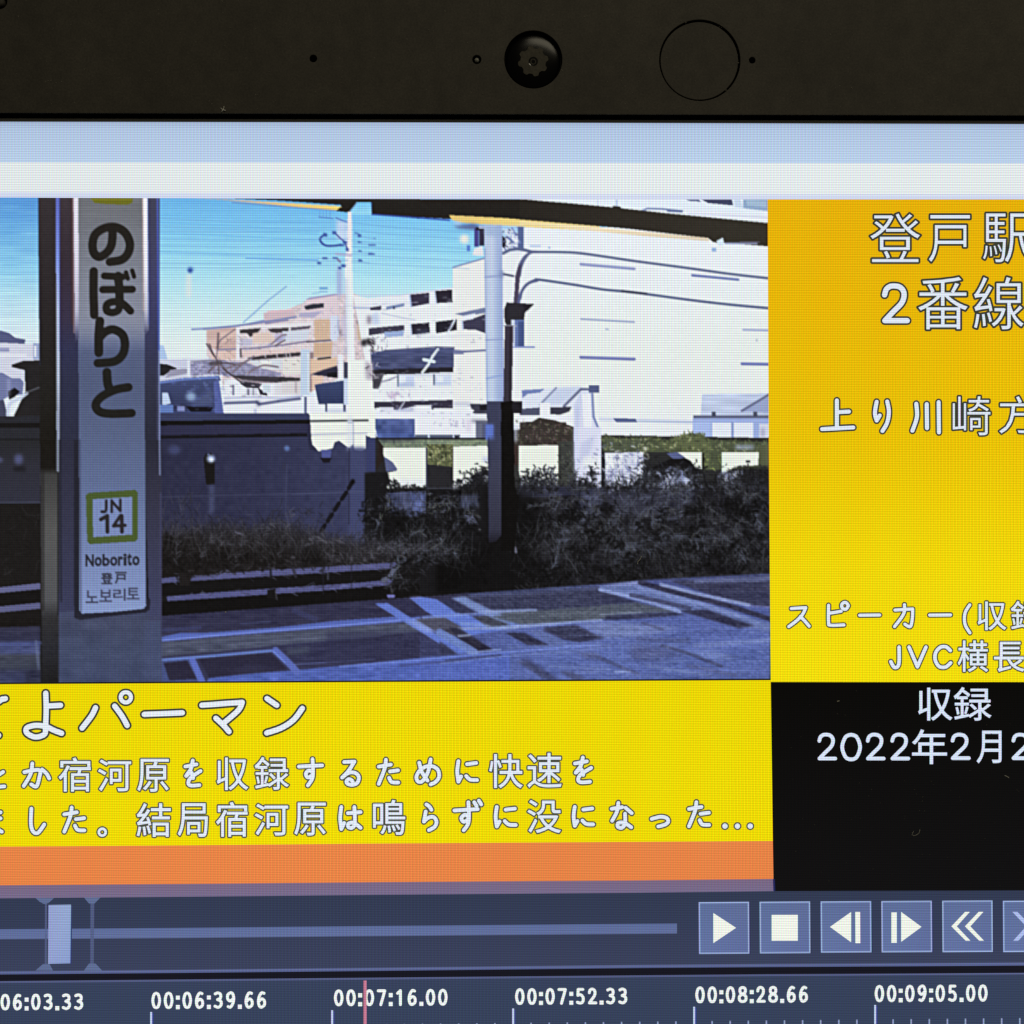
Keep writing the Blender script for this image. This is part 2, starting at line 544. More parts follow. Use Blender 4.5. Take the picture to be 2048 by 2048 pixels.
# ---------------------------------------------------------------- the video picture, drawn at the display's own resolution
VX0, VY0, VW, VH = -60, 386, 1630, 990
BUF = np.zeros((VH, VW, 3))
YY, XX = np.mgrid[0:VH, 0:VW].astype(float)
XX += VX0 + .5; YY += VY0 + .5
rng = np.random.default_rng(11)
ORG = {'A': (0, 380), 'B': (0, 880), 'C': (320, 390), 'D': (320, 860), 'E': (680, 390), 'F': (680, 860), 'G': (1040, 390), 'H': (1040, 860), 'P': None}
ORG.update({'R': (880, 1140, 3.2118), 'S': (1200, 1130, 3.165), 'T': (600, 400, 4.963), 'U': (400, 570, 3.64)})
CUR = ['P']


def zoomed():
    o = ORG[CUR[0]]
    return 1.0 if o is None else (o[2] if len(o) > 2 else 3.7154)


def at(c):
    CUR[0] = c


def cv(pts):
    o = ORG[CUR[0]]
    k = zoomed()
    return [(o[0] + x / k, o[1] + y / k) for x, y in pts] if o else list(pts)


def sl(x0, y0, x1, y1):
    a, b = max(0, int(x0 - VX0) - 1), min(VW, int(x1 - VX0) + 2)
    c, d = max(0, int(y0 - VY0) - 1), min(VH, int(y1 - VY0) + 2)
    return (slice(c, d), slice(a, b)) if b > a and d > c else None


def inside(pts, s):
    x, y = XX[s], YY[s]
    m = np.zeros(x.shape, bool)
    n = len(pts)
    for i in range(n):
        xa, ya = pts[i]; xb, yb = pts[(i + 1) % n]
        if ya == yb: continue
        m ^= ((ya > y) != (yb > y)) & (x < (xb - xa) * (y - ya) / (yb - ya) + xa)
    return m


def vp(pts, col, al=1.0, raw=False, soft=None):
    """filled polygon; soft feathers its edge by that many pixels"""
    if not raw: pts = cv(pts)
    if soft is None: soft = 0 if al == 1.0 else 3.0
    xs = [p[0] for p in pts]; ys = [p[1] for p in pts]
    m_ = 3 * soft
    s = sl(min(xs) - m_, min(ys) - m_, max(xs) + m_, max(ys) + m_)
    if s is None: return
    m = inside(pts, s)
    if soft:
        a = (gauss(m.astype(float), soft) * al)[..., None]
        c = col(XX[s], YY[s]) if callable(col) else np.array(col, float)
        BUF[s] = BUF[s] * (1 - a) + c * a
        return
    if callable(col): col = col(XX[s], YY[s])[m]
    else: col = np.array(col, float)
    BUF[s][m] = BUF[s][m] * (1 - al) + col * al


def vr(x0, y0, x1, y1, col, al=1.0):
    vp([(x0, y0), (x1, y0), (x1, y1), (x0, y1)], col, al)


def vl(pts, wd, col, al=1.0, smooth=False, raw=False):
    """line of a given width (zoomed units unless raw)"""
    if not raw:
        pts = cv(pts); wd = wd / zoomed()
    if smooth: pts = catmull(pts)
    for (xa, ya), (xb, yb) in zip(pts, pts[1:]):
        r = wd / 2 + 1
        s = sl(min(xa, xb) - r, min(ya, yb) - r, max(xa, xb) + r, max(ya, yb) + r)
        if s is None: continue
        dx, dy = xb - xa, yb - ya; L2 = dx * dx + dy * dy + 1e-9
        t = np.clip(((XX[s] - xa) * dx + (YY[s] - ya) * dy) / L2, 0, 1)
        d = np.hypot(XX[s] - xa - t * dx, YY[s] - ya - t * dy)
        a = (np.clip(wd / 2 - d + .5, 0, 1) * al * min(1, wd))[..., None]
        BUF[s] = BUF[s] * (1 - a) + np.array(col, float) * a


def blob(x, y, r, col, al=1.0):
    """a soft round spot"""
    (x, y), = cv([(x, y)]); r = r / zoomed()
    s = sl(x - 2 * r, y - 2 * r, x + 2 * r, y + 2 * r)
    if s is None: return
    d = np.hypot((XX[s] - x) * rng.uniform(.85, 1.2), (YY[s] - y) * rng.uniform(.85, 1.2)) / r
    a = (np.exp(-d ** 3.2 * .8) * al)[..., None]
    BUF[s] = BUF[s] * (1 - a) + np.array(col, float) * a


def clutter(pts, n, cols, w=(2, 9), h=(1.5, 5), al=.6):
    """small windows, ledges and boxes too small to tell apart"""
    pts = cv(pts)
    xs = [p[0] for p in pts]; ys = [p[1] for p in pts]
    for _ in range(n):
        x, y = rng.uniform(min(xs), max(xs)), rng.uniform(min(ys), max(ys))
        s = sl(x, y, x + 1, y + 1)
        if s is None or not inside(pts, s).any(): continue
        a, b = rng.uniform(*w), rng.uniform(*h); t = rng.uniform(-.12, 0)
        vp([(x, y), (x + a, y + a * t), (x + a, y + b + a * t), (x, y + b)], cols[rng.integers(len(cols))], al * rng.uniform(.4, 1), raw=True, soft=.6)


def ramp(stops, axis='y', pts=None):
    """colour ramp over photograph y (or x)"""
    ks = [s[0] for s in stops]
    cs = np.array([s[1] for s in stops], float)

    def fn(x, y):
        t = y if axis == 'y' else x
        return np.stack([np.interp(t, ks, cs[:, i]) for i in range(3)], -1)
    return fn


def gauss(img, sg):
    n = int(3 * sg + 1)
    k = np.exp(-.5 * (np.arange(-n, n + 1) / sg) ** 2); k /= k.sum()
    for ax in (0, 1):
        p = [(0, 0)] * img.ndim; p[ax] = (n, n)
        q = np.pad(img, p, mode='edge')
        out = np.zeros_like(img)
        for i, kk in enumerate(k):
            out += kk * np.take(q, np.arange(i, i + img.shape[ax]), axis=ax)
        img = out
    return img


def smooth_noise(sx, sy):
    """noise of about unit spread with blobs of sx by sy pixels"""
    a = rng.standard_normal((int(VH / sy) + 3, int(VW / sx) + 3))
    yi = np.arange(VH) / sy; xi = np.arange(VW) / sx
    y0 = yi.astype(int); x0 = xi.astype(int)
    fy = (yi - y0)[:, None]; fx = (xi - x0)[None]
    fy = fy * fy * (3 - 2 * fy); fx = fx * fx * (3 - 2 * fx)
    g = lambda i, j: a[np.ix_(y0 + i, x0 + j)]
    return (g(0, 0) * (1 - fx) + g(0, 1) * fx) * (1 - fy) + (g(1, 0) * (1 - fx) + g(1, 1) * fx) * fy


def texture(pts, noise, amp, tint=(1, 1, 1)):
    """add noise inside a polygon"""
    pts = cv(pts)
    xs = [p[0] for p in pts]; ys = [p[1] for p in pts]
    s = sl(min(xs), min(ys), max(xs), max(ys))
    m = inside(pts, s)
    BUF[s][m] += noise[s][m][:, None] * amp * np.array(tint)


def scribble(pts, n, cols, ln=(8, 26), wd=(1.2, 2.6), al=.6, dirs=None):
    """short crooked twigs, leaves and glints inside a polygon"""
    pts = cv(pts)
    xs = [p[0] for p in pts]; ys = [p[1] for p in pts]
    k = 0
    while k < n:
        x, y = rng.uniform(min(xs), max(xs)), rng.uniform(min(ys), max(ys))
        c = False
        for i in range(len(pts)):
            xa, ya = pts[i]; xb, yb = pts[(i + 1) % len(pts)]
            if ya != yb and (ya > y) != (yb > y) and x < (xb - xa) * (y - ya) / (yb - ya) + xa: c = not c
        if not c: continue
        k += 1
        a = rng.uniform(*(dirs or (0, 6.28))); L = rng.uniform(*ln)
        q = [(x, y)]
        for _ in range(3):
            a += rng.uniform(-.5, .5)
            q.append((q[-1][0] + L / 3 * math.cos(a), q[-1][1] + L / 3 * math.sin(a)))
        vl(q, rng.uniform(*wd), cols[rng.integers(len(cols))], al * rng.uniform(.5, 1), raw=True)


def fuzz(pts, n, cols, ln=(8, 22), wd=(1.2, 2.8), al=.7, up=(-2.3, -.8), spread=8):
    """twigs and leaves that stick out of the top of a shrub"""
    pts = cv(pts)
    for _ in range(n):
        i = rng.integers(len(pts) - 1); t = rng.uniform()
        x = pts[i][0] + (pts[i + 1][0] - pts[i][0]) * t + rng.normal() * 2; y = pts[i][1] + (pts[i + 1][1] - pts[i][1]) * t + rng.uniform(-.2, 1) * spread
        a = rng.uniform(*up); L = rng.uniform(*ln); q = [(x, y)]
        for _k in range(3):
            a += rng.uniform(-.45, .45)
            q.append((q[-1][0] + L / 3 * math.cos(a), q[-1][1] + L / 3 * math.sin(a)))
        vl(q, rng.uniform(*wd), cols[rng.integers(len(cols))], al * rng.uniform(.5, 1), raw=True)


def tussock(x, y, n, L, cols, al=.5, lean=0.0):
    """dry grass: fine blades that rise from scattered roots and droop"""
    (x, y), = cv([(x, y)])
    for _ in range(n):
        a = -1.57 + rng.normal() * .5 + lean; ln = L * rng.uniform(.35, 1.15)
        bend = rng.normal() * .16
        q = [(x + rng.normal() * 20, y + rng.normal() * 12)]
        for k in range(5):
            q.append((q[-1][0] + ln / 5 * math.cos(a), q[-1][1] + ln / 5 * math.sin(a)))
            a += bend + rng.normal() * .12
        c = np.array(cols[rng.integers(len(cols))], float)
        vl(q, rng.uniform(.7, 1.7), c * rng.uniform(.7, 1.15), al * rng.uniform(.4, 1), raw=True)


def plume(pts, n, cols, al=.6, ln=(6, 18), spread=.9):
    """a feathery stem with side shoots"""
    p = catmull(cv(pts), 10)
    for _ in range(n):
        i = rng.integers(len(p) - 1)
        (x, y), (x2, y2) = p[i], p[i + 1]
        a = math.atan2(y2 - y, x2 - x) + rng.choice((-1, 1)) * rng.uniform(.25, spread); L = rng.uniform(*ln)
        q = [(x + rng.normal() * 2, y + rng.normal() * 2)]
        for k in range(3):
            q.append((q[-1][0] + L / 3 * math.cos(a), q[-1][1] + L / 3 * math.sin(a))); a += rng.uniform(-.1, .35)
        vl(q, rng.uniform(.8, 2.0), np.array(cols[rng.integers(len(cols))], float) * rng.uniform(.75, 1.15), al * rng.uniform(.4, 1), raw=True)


def leaves(x, y, rx, ry, n, cols, al=.85, sz=(1.5, 4.5)):
    """a ragged clump of leaves"""
    (x, y), = cv([(x, y)]); rx /= zoomed(); ry /= zoomed()
    for _ in range(n):
        px, py = x + rng.normal() * rx * .5, y + rng.normal() * ry * .5
        a = rng.uniform(0, 3.14); L = rng.uniform(*sz)
        vl([(px, py), (px + L * math.cos(a), py + L * math.sin(a))], L * rng.uniform(.4, .8), np.array(cols[rng.integers(len(cols))], float), al * rng.uniform(.5, 1), raw=True)


def vglyph(ch, box, col, fat=0.6, sh=0.0):
    uv, faces, edges = glyph(ch)
    x0, y0, x1, y1 = box
    q = [(x0 + u * (x1 - x0), y0 + v_ * (y1 - y0) + sh * u * (x1 - x0)) for u, v_ in uv]
    for f_ in faces: vp([q[i] for i in f_], col, 1, raw=True)
    for a, b in edges: vl([q[a], q[b]], fat * 2, col, 1, raw=True)


N1, N2, N3, N4 = smooth_noise(4, 4), smooth_noise(9, 9), smooth_noise(24, 16), smooth_noise(40, 3.5)
N5, N6 = smooth_noise(16, 2.6), smooth_noise(3, 12)
ALL = [(VX0, VY0), (VX0 + VW, VY0), (VX0 + VW, VY0 + VH), (VX0, VY0 + VH)]

# sky
SKY = ramp([(396, (98, 180, 240)), (440, (116, 197, 245)), (500, (142, 215, 245)), (560, (170, 226, 242)), (620, (200, 233, 239)), (690, (222, 236, 236)), (760, (222, 233, 240))])
at('P'); vp(ALL, SKY)
vr(-60, 872, 1570, 1376, (30, 26, 29))
texture(ALL, N4, 2, (1, .8, .5))
vp([(-60, 386), (80, 386), (80, 760), (-60, 760)], ramp([(396, (84, 156, 228)), (470, (108, 182, 237)), (540, (140, 209, 243)), (600, (182, 226, 242)), (680, (214, 232, 240)), (760, (220, 228, 240))]))
texture([(-60, 386), (80, 386), (80, 700), (-60, 700)], N4, 5, (1, 1, .4))
at('C')
for y0, y1, a in ((150, 190, .25), (205, 240, .4), (250, 262, .35), (285, 310, .5), (320, 330, .3), (420, 436, .4), (440, 452, .35)):
    vl([(-20, y0), (500, (y0 + y1) / 2 + 6), (1180, y1 + 30)], 7, (84, 166, 236), a)
vl([(640, 472), (900, 480), (1175, 485)], 9, (84, 150, 232), .8)
vl([(1440, 390), (1932, 400)], 6, (92, 184, 236), .5)
vl([(1440, 470), (1932, 495)], 6, (110, 190, 236), .5)
vl([(1440, 570), (1932, 600)], 6, (140, 205, 236), .5)

# far left, beyond the dark post
at('A')
vp([(-220, 1000), (20, 1050), (70, 1065), (115, 1100), (190, 1112), (185, 1150), (90, 1140), (-220, 1130)], (84, 90, 140))
vp([(-220, 1130), (100, 1140), (250, 1150), (250, 1200), (300, 1200), (300, 1420), (-220, 1420)], (206, 210, 228))
vr(-220, 1175, 70, 1205, (150, 155, 195)); vr(-220, 1220, 200, 1240, (222, 226, 238))
vr(250, 1140, 300, 1260, (150, 165, 205)); vr(255, 1160, 270, 1240, (226, 232, 240))
vp([(90, 1300), (180, 1270), (300, 1268), (300, 1690), (100, 1690), (190, 1500), (185, 1340), (90, 1318)], (44, 37, 40))
vp([(-220, 1370), (20, 1360), (90, 1400), (150, 1400), (180, 1430), (170, 1520), (60, 1540), (-220, 1690)], (112, 120, 172))
vp([(60, 1500), (110, 1470), (150, 1500), (110, 1540), (70, 1560)], (30, 26, 34))
vp([(-220, 1600), (30, 1560), (60, 1690), (-220, 1690)], (70, 72, 110))
vl([(60, 1680), (62, 1610), (90, 1575), (150, 1550), (200, 1510)], 26, (196, 208, 230), .95)
vl([(190, 1510), (290, 1470)], 12, (96, 96, 112), .8)
vr(60, 1400, 75, 1540, (170, 178, 212), .7)
vp([(-220, 1685), (300, 1680), (300, 2000), (-220, 2000)], (46, 44, 56))
vr(-220, 1730, 300, 1770, (30, 25, 26)); vr(-220, 1850, 300, 1870, (26, 24, 28))
at('B')
vp([(-220, 0), (300, 0), (300, 470), (-220, 470)], ramp([(880, (44, 42, 48)), (930, (50, 47, 66)), (1005, (52, 50, 76))]))
blob(140, 145, 36, (88, 92, 160), .8); blob(0, 150, 24, (90, 94, 160), .6); vr(105, 200, 190, 235, (30, 26, 34), .8)
vl([(-200, 470), (300, 466)], 7, (84, 90, 124), .7)
vp([(-220, 480), (300, 476), (300, 1070), (-220, 1100)], (35, 29, 28))
scribble([(-220, 480), (300, 476), (300, 1070), (-220, 1100)], 60, [(56, 50, 54), (24, 19, 18)], (10, 26), (1.5, 3), .4)
vp([(-220, 1120), (300, 1065), (300, 1110), (-220, 1165)], (98, 98, 152))
vp([(-220, 1160), (300, 1110), (300, 1215), (-220, 1270)], (28, 23, 24))
vp([(-220, 1260), (300, 1210), (300, 1256), (-220, 1310)], (92, 92, 146))
vp([(-220, 1305), (300, 1255), (300, 1390), (-220, 1410)], (34, 27, 27))
vp([(-220, 1400), (300, 1385), (300, 1830), (-220, 1830)], ramp([(1250, (54, 51, 94)), (1280, (48, 48, 100)), (1290, (66, 76, 150)), (1306, (66, 76, 146)), (1312, (64, 68, 98)), (1335, (60, 66, 98)), (1345, (52, 56, 112)), (1372, (62, 72, 138))]))
vl([(-220, 1530), (300, 1510)], 26, (70, 84, 170), .6)
vl([(270, 1500), (290, 1700)], 24, (96, 108, 156), .6)
vp([(190, 1720), (310, 1700), (310, 1830), (190, 1830)], (44, 44, 84), .7)
texture([(-220, 1400), (300, 1385), (300, 1830), (-220, 1830)], N5, 5)

# ------------- right of the pillar: far things first
at('C')
blob(226, 562, 21, (48, 84, 178)); vr(210, 540, 250, 556, (58, 96, 190), .7)
vp([(195, 590), (236, 590), (232, 760), (198, 760)], (226, 228, 224), .7)
vl([(622, 948), (700, 880), (800, 790), (940, 682)], 11, (122, 166, 222), .8)
# distant roofs at the left edge of the gap
vp([(-40, 1110), (30, 1120), (60, 1230), (-40, 1240)], (168, 196, 236))
vp([(-40, 1225), (420, 1215), (420, 1420), (-40, 1420)], (198, 204, 226))
# pink apartment house
vp([(345, 1012), (560, 990), (700, 955), (790, 925), (920, 860), (1080, 800), (1110, 770), (1310, 735), (1450, 735), (1545, 790), (1550, 1240), (1400, 1330), (1100, 1480), (480, 1480), (440, 1250), (350, 1200)], (214, 198, 204))
texture([(345, 1012), (560, 990), (780, 930), (1110, 770), (1545, 770), (1550, 1240), (1100, 1480), (480, 1480), (440, 1250)], N1, 12, (1, .8, .8))
vp([(780, 905), (800, 862), (985, 850), (1010, 915)], (224, 190, 200))
vp([(1090, 780), (1310, 740), (1310, 800), (1230, 810), (1060, 840)], (230, 206, 214))
vl([(240, 1000), (520, 985), (640, 965), (780, 935), (990, 905)], 15, (118, 132, 196), .8)
vl([(780, 955), (1000, 915)], 18, (130, 128, 176), .9)
vl([(1110, 770), (1300, 742)], 12, (150, 140, 190), .8)
vp([(355, 1020), (560, 1000), (565, 1130), (365, 1140)], (208, 178, 172))
vp([(365, 1150), (575, 1140), (575, 1215), (390, 1225)], (220, 194, 186))
for q in ([(590, 1045), (810, 1010), (815, 1090), (590, 1120)], [(830, 1040), (1000, 1010), (1000, 1080), (840, 1110)], [(600, 1165), (1050, 1130), (1050, 1165), (610, 1205)]):
    vp(q, (228, 202, 190))
vp([(575, 1105), (1040, 1060), (1050, 1110), (580, 1150)], (186, 184, 214)); vp([(580, 1140), (1050, 1105), (1050, 1118), (580, 1156)], (140, 130, 168), .8)
vp([(1150, 932), (1268, 930), (1268, 1062), (1152, 1070)], (208, 180, 156)); vp([(1112, 1082), (1300, 1078), (1285, 1205), (1115, 1212)], (204, 174, 150))
vp([(1115, 1215), (1310, 1208), (1312, 1275), (1118, 1320)], (216, 184, 158)); vp([(1120, 1350), (1220, 1345), (1210, 1395), (1120, 1470)], (216, 190, 176))
vl([(1100, 1085), (1310, 1072)], 14, (120, 108, 128), .8); vl([(1180, 1222), (1260, 1212)], 18, (74, 56, 58), .9)
vp([(1468, 960), (1530, 950), (1530, 1080), (1470, 1080)], (202, 180, 158)); vr(1460, 800, 1545, 940, (196, 178, 196)); vr(1470, 850, 1500, 930, (222, 214, 226)); vr(1460, 936, 1520, 956, (70, 60, 70), .8)
vr(1345, 900, 1395, 1060, (206, 196, 214)); vr(1330, 1000, 1350, 1040, (80, 66, 84), .7); vr(1280, 900, 1330, 1060, (190, 206, 234)); vr(1310, 930, 1326, 1010, (96, 112, 170), .7)
for q in ([(580, 1000), (760, 983), (742, 1010), (664, 1052), (640, 1030), (590, 1022)], [(795, 1005), (960, 985), (950, 1012), (840, 1030)], [(980, 985), (1125, 972), (1120, 995), (985, 1008)],
          [(640, 1212), (760, 1202), (800, 1190), (930, 1180), (930, 1206), (700, 1232)], [(945, 1180), (1040, 1172), (1040, 1200), (950, 1206)],
          [(1072, 835), (1120, 815), (1222, 806), (1214, 838), (1080, 856)], [(1040, 850), (1080, 830), (1100, 850), (1050, 866)]):
    vp(q, (66, 56, 66))
vr(640, 1220, 1040, 1330, (198, 200, 222), .75); vr(910, 1240, 1040, 1310, (226, 222, 220)); vr(690, 1250, 860, 1300, (190, 196, 216))
for x in (700, 770, 880, 990): vr(x, 1225, x + 12, 1310, (130, 130, 160), .6)
# grey roofs
vp([(228, 1245), (480, 1228), (640, 1290), (870, 1330), (880, 1372), (760, 1362), (530, 1352), (400, 1335), (228, 1345)], (142, 142, 180))
texture([(228, 1245), (480, 1228), (640, 1290), (870, 1330), (880, 1372), (530, 1352), (228, 1345)], N1, 16)
vl([(228, 1242), (420, 1226), (480, 1230)], 10, (120, 116, 140), .8)
vp([(540, 1345), (880, 1352), (1040, 1360), (1040, 1388), (860, 1396), (600, 1372)], (58, 48, 60)); vr(600, 1372, 850, 1400, (84, 72, 90), .7)
vp([(-40, 1250), (60, 1262), (130, 1290), (80, 1310), (30, 1345), (-40, 1350)], (42, 37, 42)); vp([(80, 1300), (230, 1290), (200, 1330), (40, 1360)], (150, 150, 176))
vr(203, 1225, 228, 1350, (218, 226, 238))
# blue shed
vp([(-40, 1392), (170, 1362), (440, 1345), (455, 1378), (405, 1405), (470, 1630), (-40, 1630)], ramp([(752, (72, 90, 158)), (770, (60, 72, 136)), (800, (52, 62, 122)), (825, (58, 70, 140))]))
vp([(400, 1390), (440, 1375), (475, 1625), (410, 1625)], (84, 98, 184)); vl([(-20, 1400), (170, 1372), (430, 1356)], 16, (116, 142, 220), .8)
vp([(250, 1520), (390, 1430), (395, 1560), (240, 1570)], (82, 94, 150), .7); vl([(240, 1540), (380, 1440)], 12, (62, 72, 150), .7)
vp([(195, 1572), (395, 1578), (380, 1612), (230, 1612)], (26, 21, 32)); vr(90, 1560, 200, 1600, (40, 40, 90), .8)
vp([(18, 1470), (60, 1470), (82, 1550), (20, 1568)], (188, 208, 238)); blob(232, 1500, 34, (160, 190, 222), .8); vr(130, 1570, 185, 1610, (130, 140, 196)); vr(-40, 1562, 100, 1620, (92, 124, 200))
# white sheds in the middle
vp([(478, 1370), (560, 1372), (620, 1400), (1050, 1400), (1050, 1630), (475, 1630)], (226, 231, 240))
vp([(600, 1385), (760, 1405), (735, 1440), (640, 1432), (600, 1405)], (62, 52, 72)); vp([(728, 1432), (800, 1480), (800, 1494), (745, 1484)], (52, 44, 66))
vr(765, 1410, 820, 1470, (198, 214, 226)); vr(540, 1410, 552, 1490, (120, 124, 160)); vr(640, 1440, 725, 1490, (206, 210, 226)); vr(652, 1440, 664, 1490, (120, 112, 140)); vr(690, 1440, 700, 1490, (120, 112, 140))
vr(850, 1400, 1050, 1490, (210, 208, 216), .7); vr(1010, 1400, 1030, 1480, (130, 120, 150), .5)
vl([(480, 1512), (700, 1505), (900, 1512), (1060, 1495)], 12, (170, 178, 214), .9)
vl([(485, 1548), (720, 1540), (740, 1556), (880, 1535), (1040, 1515)], 22, (92, 96, 146), .9); vr(720, 1530, 742, 1570, (70, 74, 120), .8)
vr(700, 1590, 720, 1622, (190, 198, 226))
vp([(1050, 1070), (1108, 1070), (1112, 1480), (1048, 1480)], (182, 208, 236)); vp([(1088, 1090), (1108, 1090), (1112, 1470), (1092, 1470)], (214, 224, 236))
vr(1070, 1480, 1160, 1500, (214, 226, 240)); vr(1072, 1500, 1092, 1630, (96, 104, 156)); vr(1095, 1500, 1175, 1620, (228, 232, 240))
vp([(1150, 1410), (1366, 1380), (1372, 1552), (1180, 1556)], ramp([(762, (58, 74, 140)), (800, (44, 58, 124)), (810, (52, 64, 128))]))
vr(1150, 1556, 1400, 1628, (228, 234, 240)); vr(1228, 1552, 1246, 1612, (60, 70, 130)); vr(1364, 1545, 1382, 1612, (70, 78, 130)); vr(1230, 1600, 1390, 1618, (160, 170, 210), .7)
vp([(1128, 1335), (1200, 1308), (1316, 1268), (1320, 1358), (1160, 1342)], (52, 46, 84)); vp([(1250, 1325), (1320, 1318), (1320, 1360), (1250, 1356)], (30, 25, 36))
vr(1325, 1190, 1365, 1380, (226, 230, 238)); vr(1366, 1245, 1396, 1362, (68, 66, 106)); vr(1366, 1362, 1400, 1560, (196, 212, 238))
clutter([(480, 1010), (1110, 830), (1540, 780), (1540, 1230), (1050, 1400), (480, 1330)], 90, [(236, 226, 228), (120, 108, 132), (186, 180, 206), (226, 196, 180), (90, 78, 96), (206, 214, 236)], (2, 8), (1.2, 4), .5)
clutter([(230, 1240), (1050, 1340), (1050, 1500), (480, 1490), (230, 1350)], 90, [(232, 236, 242), (130, 128, 160), (80, 72, 92), (190, 198, 222)], (2, 8), (1.2, 4), .5)
clutter([(0, 1400), (440, 1380), (460, 1600), (0, 1600)], 40, [(90, 112, 200), (56, 66, 146), (120, 140, 210)], (3, 12), (1.5, 6), .35)
at('U')
def sv(pts, col): vp(pts, col, .999, soft=.7)
sv([(50, 330), (265, 308), (470, 268), (700, 230), (760, 120), (1000, 70), (1000, 560), (800, 640), (740, 660), (600, 660), (240, 560), (60, 470)], (216, 204, 210))
texture([(50, 330), (470, 268), (1000, 70), (1000, 560), (600, 660), (60, 470)], N1, 7)
sv([(50, 332), (266, 310), (266, 470), (120, 476), (56, 440)], (203, 172, 166)); sv([(150, 345), (262, 335), (262, 400), (160, 420)], (218, 188, 178)); sv([(60, 400), (120, 395), (120, 450), (64, 440)], (214, 186, 180))
sv([(464, 204), (690, 190), (692, 236), (470, 266)], (206, 182, 192)); sv([(780, 108), (1000, 70), (1000, 240), (720, 242), (740, 182)], (221, 204, 213))
vl([(30, 322), (290, 297), (480, 270), (700, 234)], 15, (124, 134, 184), .9); vl([(480, 282), (640, 258)], 14, (134, 128, 170), .8)
sv([(758, 156), (820, 140), (905, 134), (902, 166), (772, 184)], (50, 52, 66)); sv([(728, 205), (900, 190), (830, 242), (720, 236)], (176, 172, 204)); vl([(780, 106), (1000, 72)], 9, (150, 146, 192), .8)
sv([(290, 302), (820, 272), (822, 300), (290, 328)], (226, 224, 230))
sv([(284, 328), (445, 314), (430, 342), (368, 382), (344, 352), (290, 352)], (64, 53, 60)); sv([(494, 320), (652, 312), (642, 344), (560, 352), (520, 346)], (72, 62, 70)); sv([(660, 312), (812, 298), (796, 320), (664, 334)], (92, 84, 104))
for x in (470, 655): vl([(x, 310), (x, 350)], 14, (222, 222, 230), .8)
sv([(384, 352), (505, 346), (545, 386), (540, 420), (388, 428)], (220, 198, 188)); sv([(290, 396), (384, 392), (384, 444), (290, 450)], (192, 190, 214)); sv([(600, 340), (805, 326), (780, 402), (600, 420)], (204, 212, 228)); sv([(545, 360), (610, 352), (600, 420), (545, 424)], (186, 178, 210))
vl([(130, 474), (400, 462), (600, 440), (795, 410)], 13, (134, 126, 162), .9); vl([(500, 440), (620, 380)], 12, (140, 150, 204), .6)
sv([(130, 482), (266, 476), (266, 540), (150, 548)], (221, 192, 182)); sv([(266, 310), (290, 308), (290, 545), (266, 545)], (226, 226, 234)); vl([(297, 470), (299, 524)], 14, (98, 78, 92), .9)
sv([(308, 482), (732, 466), (732, 492), (480, 512), (310, 528)], (221, 198, 196))
sv([(345, 532), (480, 512), (640, 498), (738, 490), (732, 518), (560, 534), (380, 550)], (70, 58, 66))
for x in (474, 560, 628, 656): vl([(x, 500), (x + 4, 530)], 10, (204, 200, 212), .7)
sv([(360, 552), (600, 540), (600, 620), (440, 612)], (206, 214, 224)); sv([(606, 540), (742, 530), (742, 652), (606, 652)], (223, 221, 216)); sv([(430, 560), (520, 552), (520, 600), (450, 604)], (228, 231, 228))
sv([(150, 562), (330, 562), (460, 610), (592, 642), (592, 668), (230, 658)], (143, 142, 176)); texture([(150, 562), (330, 562), (592, 642), (592, 668), (230, 658)], N1, 10)
sv([(228, 656), (570, 672), (570, 706), (420, 700), (330, 690)], (70, 60, 74)); sv([(598, 686), (732, 676), (732, 700), (598, 708)], (72, 63, 66)); sv([(598, 706), (735, 700), (735, 790), (598, 790)], (212, 208, 212)); vl([(700, 702), (700, 780)], 16, (150, 136, 150), .5)
sv([(736, 470), (802, 470), (802, 800), (736, 800)], (188, 208, 232)); sv([(784, 500), (802, 500), (802, 790), (788, 790)], (214, 224, 234)); sv([(802, 490), (830, 490), (815, 780), (802, 780)], (150, 128, 132))
sv([(832, 254), (948, 250), (950, 400), (836, 408)], (211, 180, 154)); vl([(780, 416), (955, 404)], 13, (108, 94, 112), .9); sv([(830, 424), (968, 416), (958, 520), (830, 530)], (207, 174, 146)); sv([(950, 226), (1000, 226), (1000, 410), (952, 404)], (206, 216, 236))
sv([(806, 540), (1000, 528), (992, 598), (806, 650)], (221, 190, 164)); vl([(862, 540), (950, 530)], 15, (76, 61, 60), .95); sv([(818, 648), (900, 618), (1002, 588), (1006, 678), (920, 664), (850, 654)], (54, 48, 82)); sv([(930, 640), (1002, 636), (1002, 676), (930, 668)], (34, 29, 38)); sv([(812, 662), (902, 662), (892, 702), (836, 730), (820, 770)], (223, 192, 172))
for x, y, L in ((860, 270, 100), (890, 290, 90), (920, 280, 100), (860, 440, 70), (900, 440, 70)): vl([(x, y), (x + 2, y + L)], 4, (190, 158, 132), .5)
at('C')
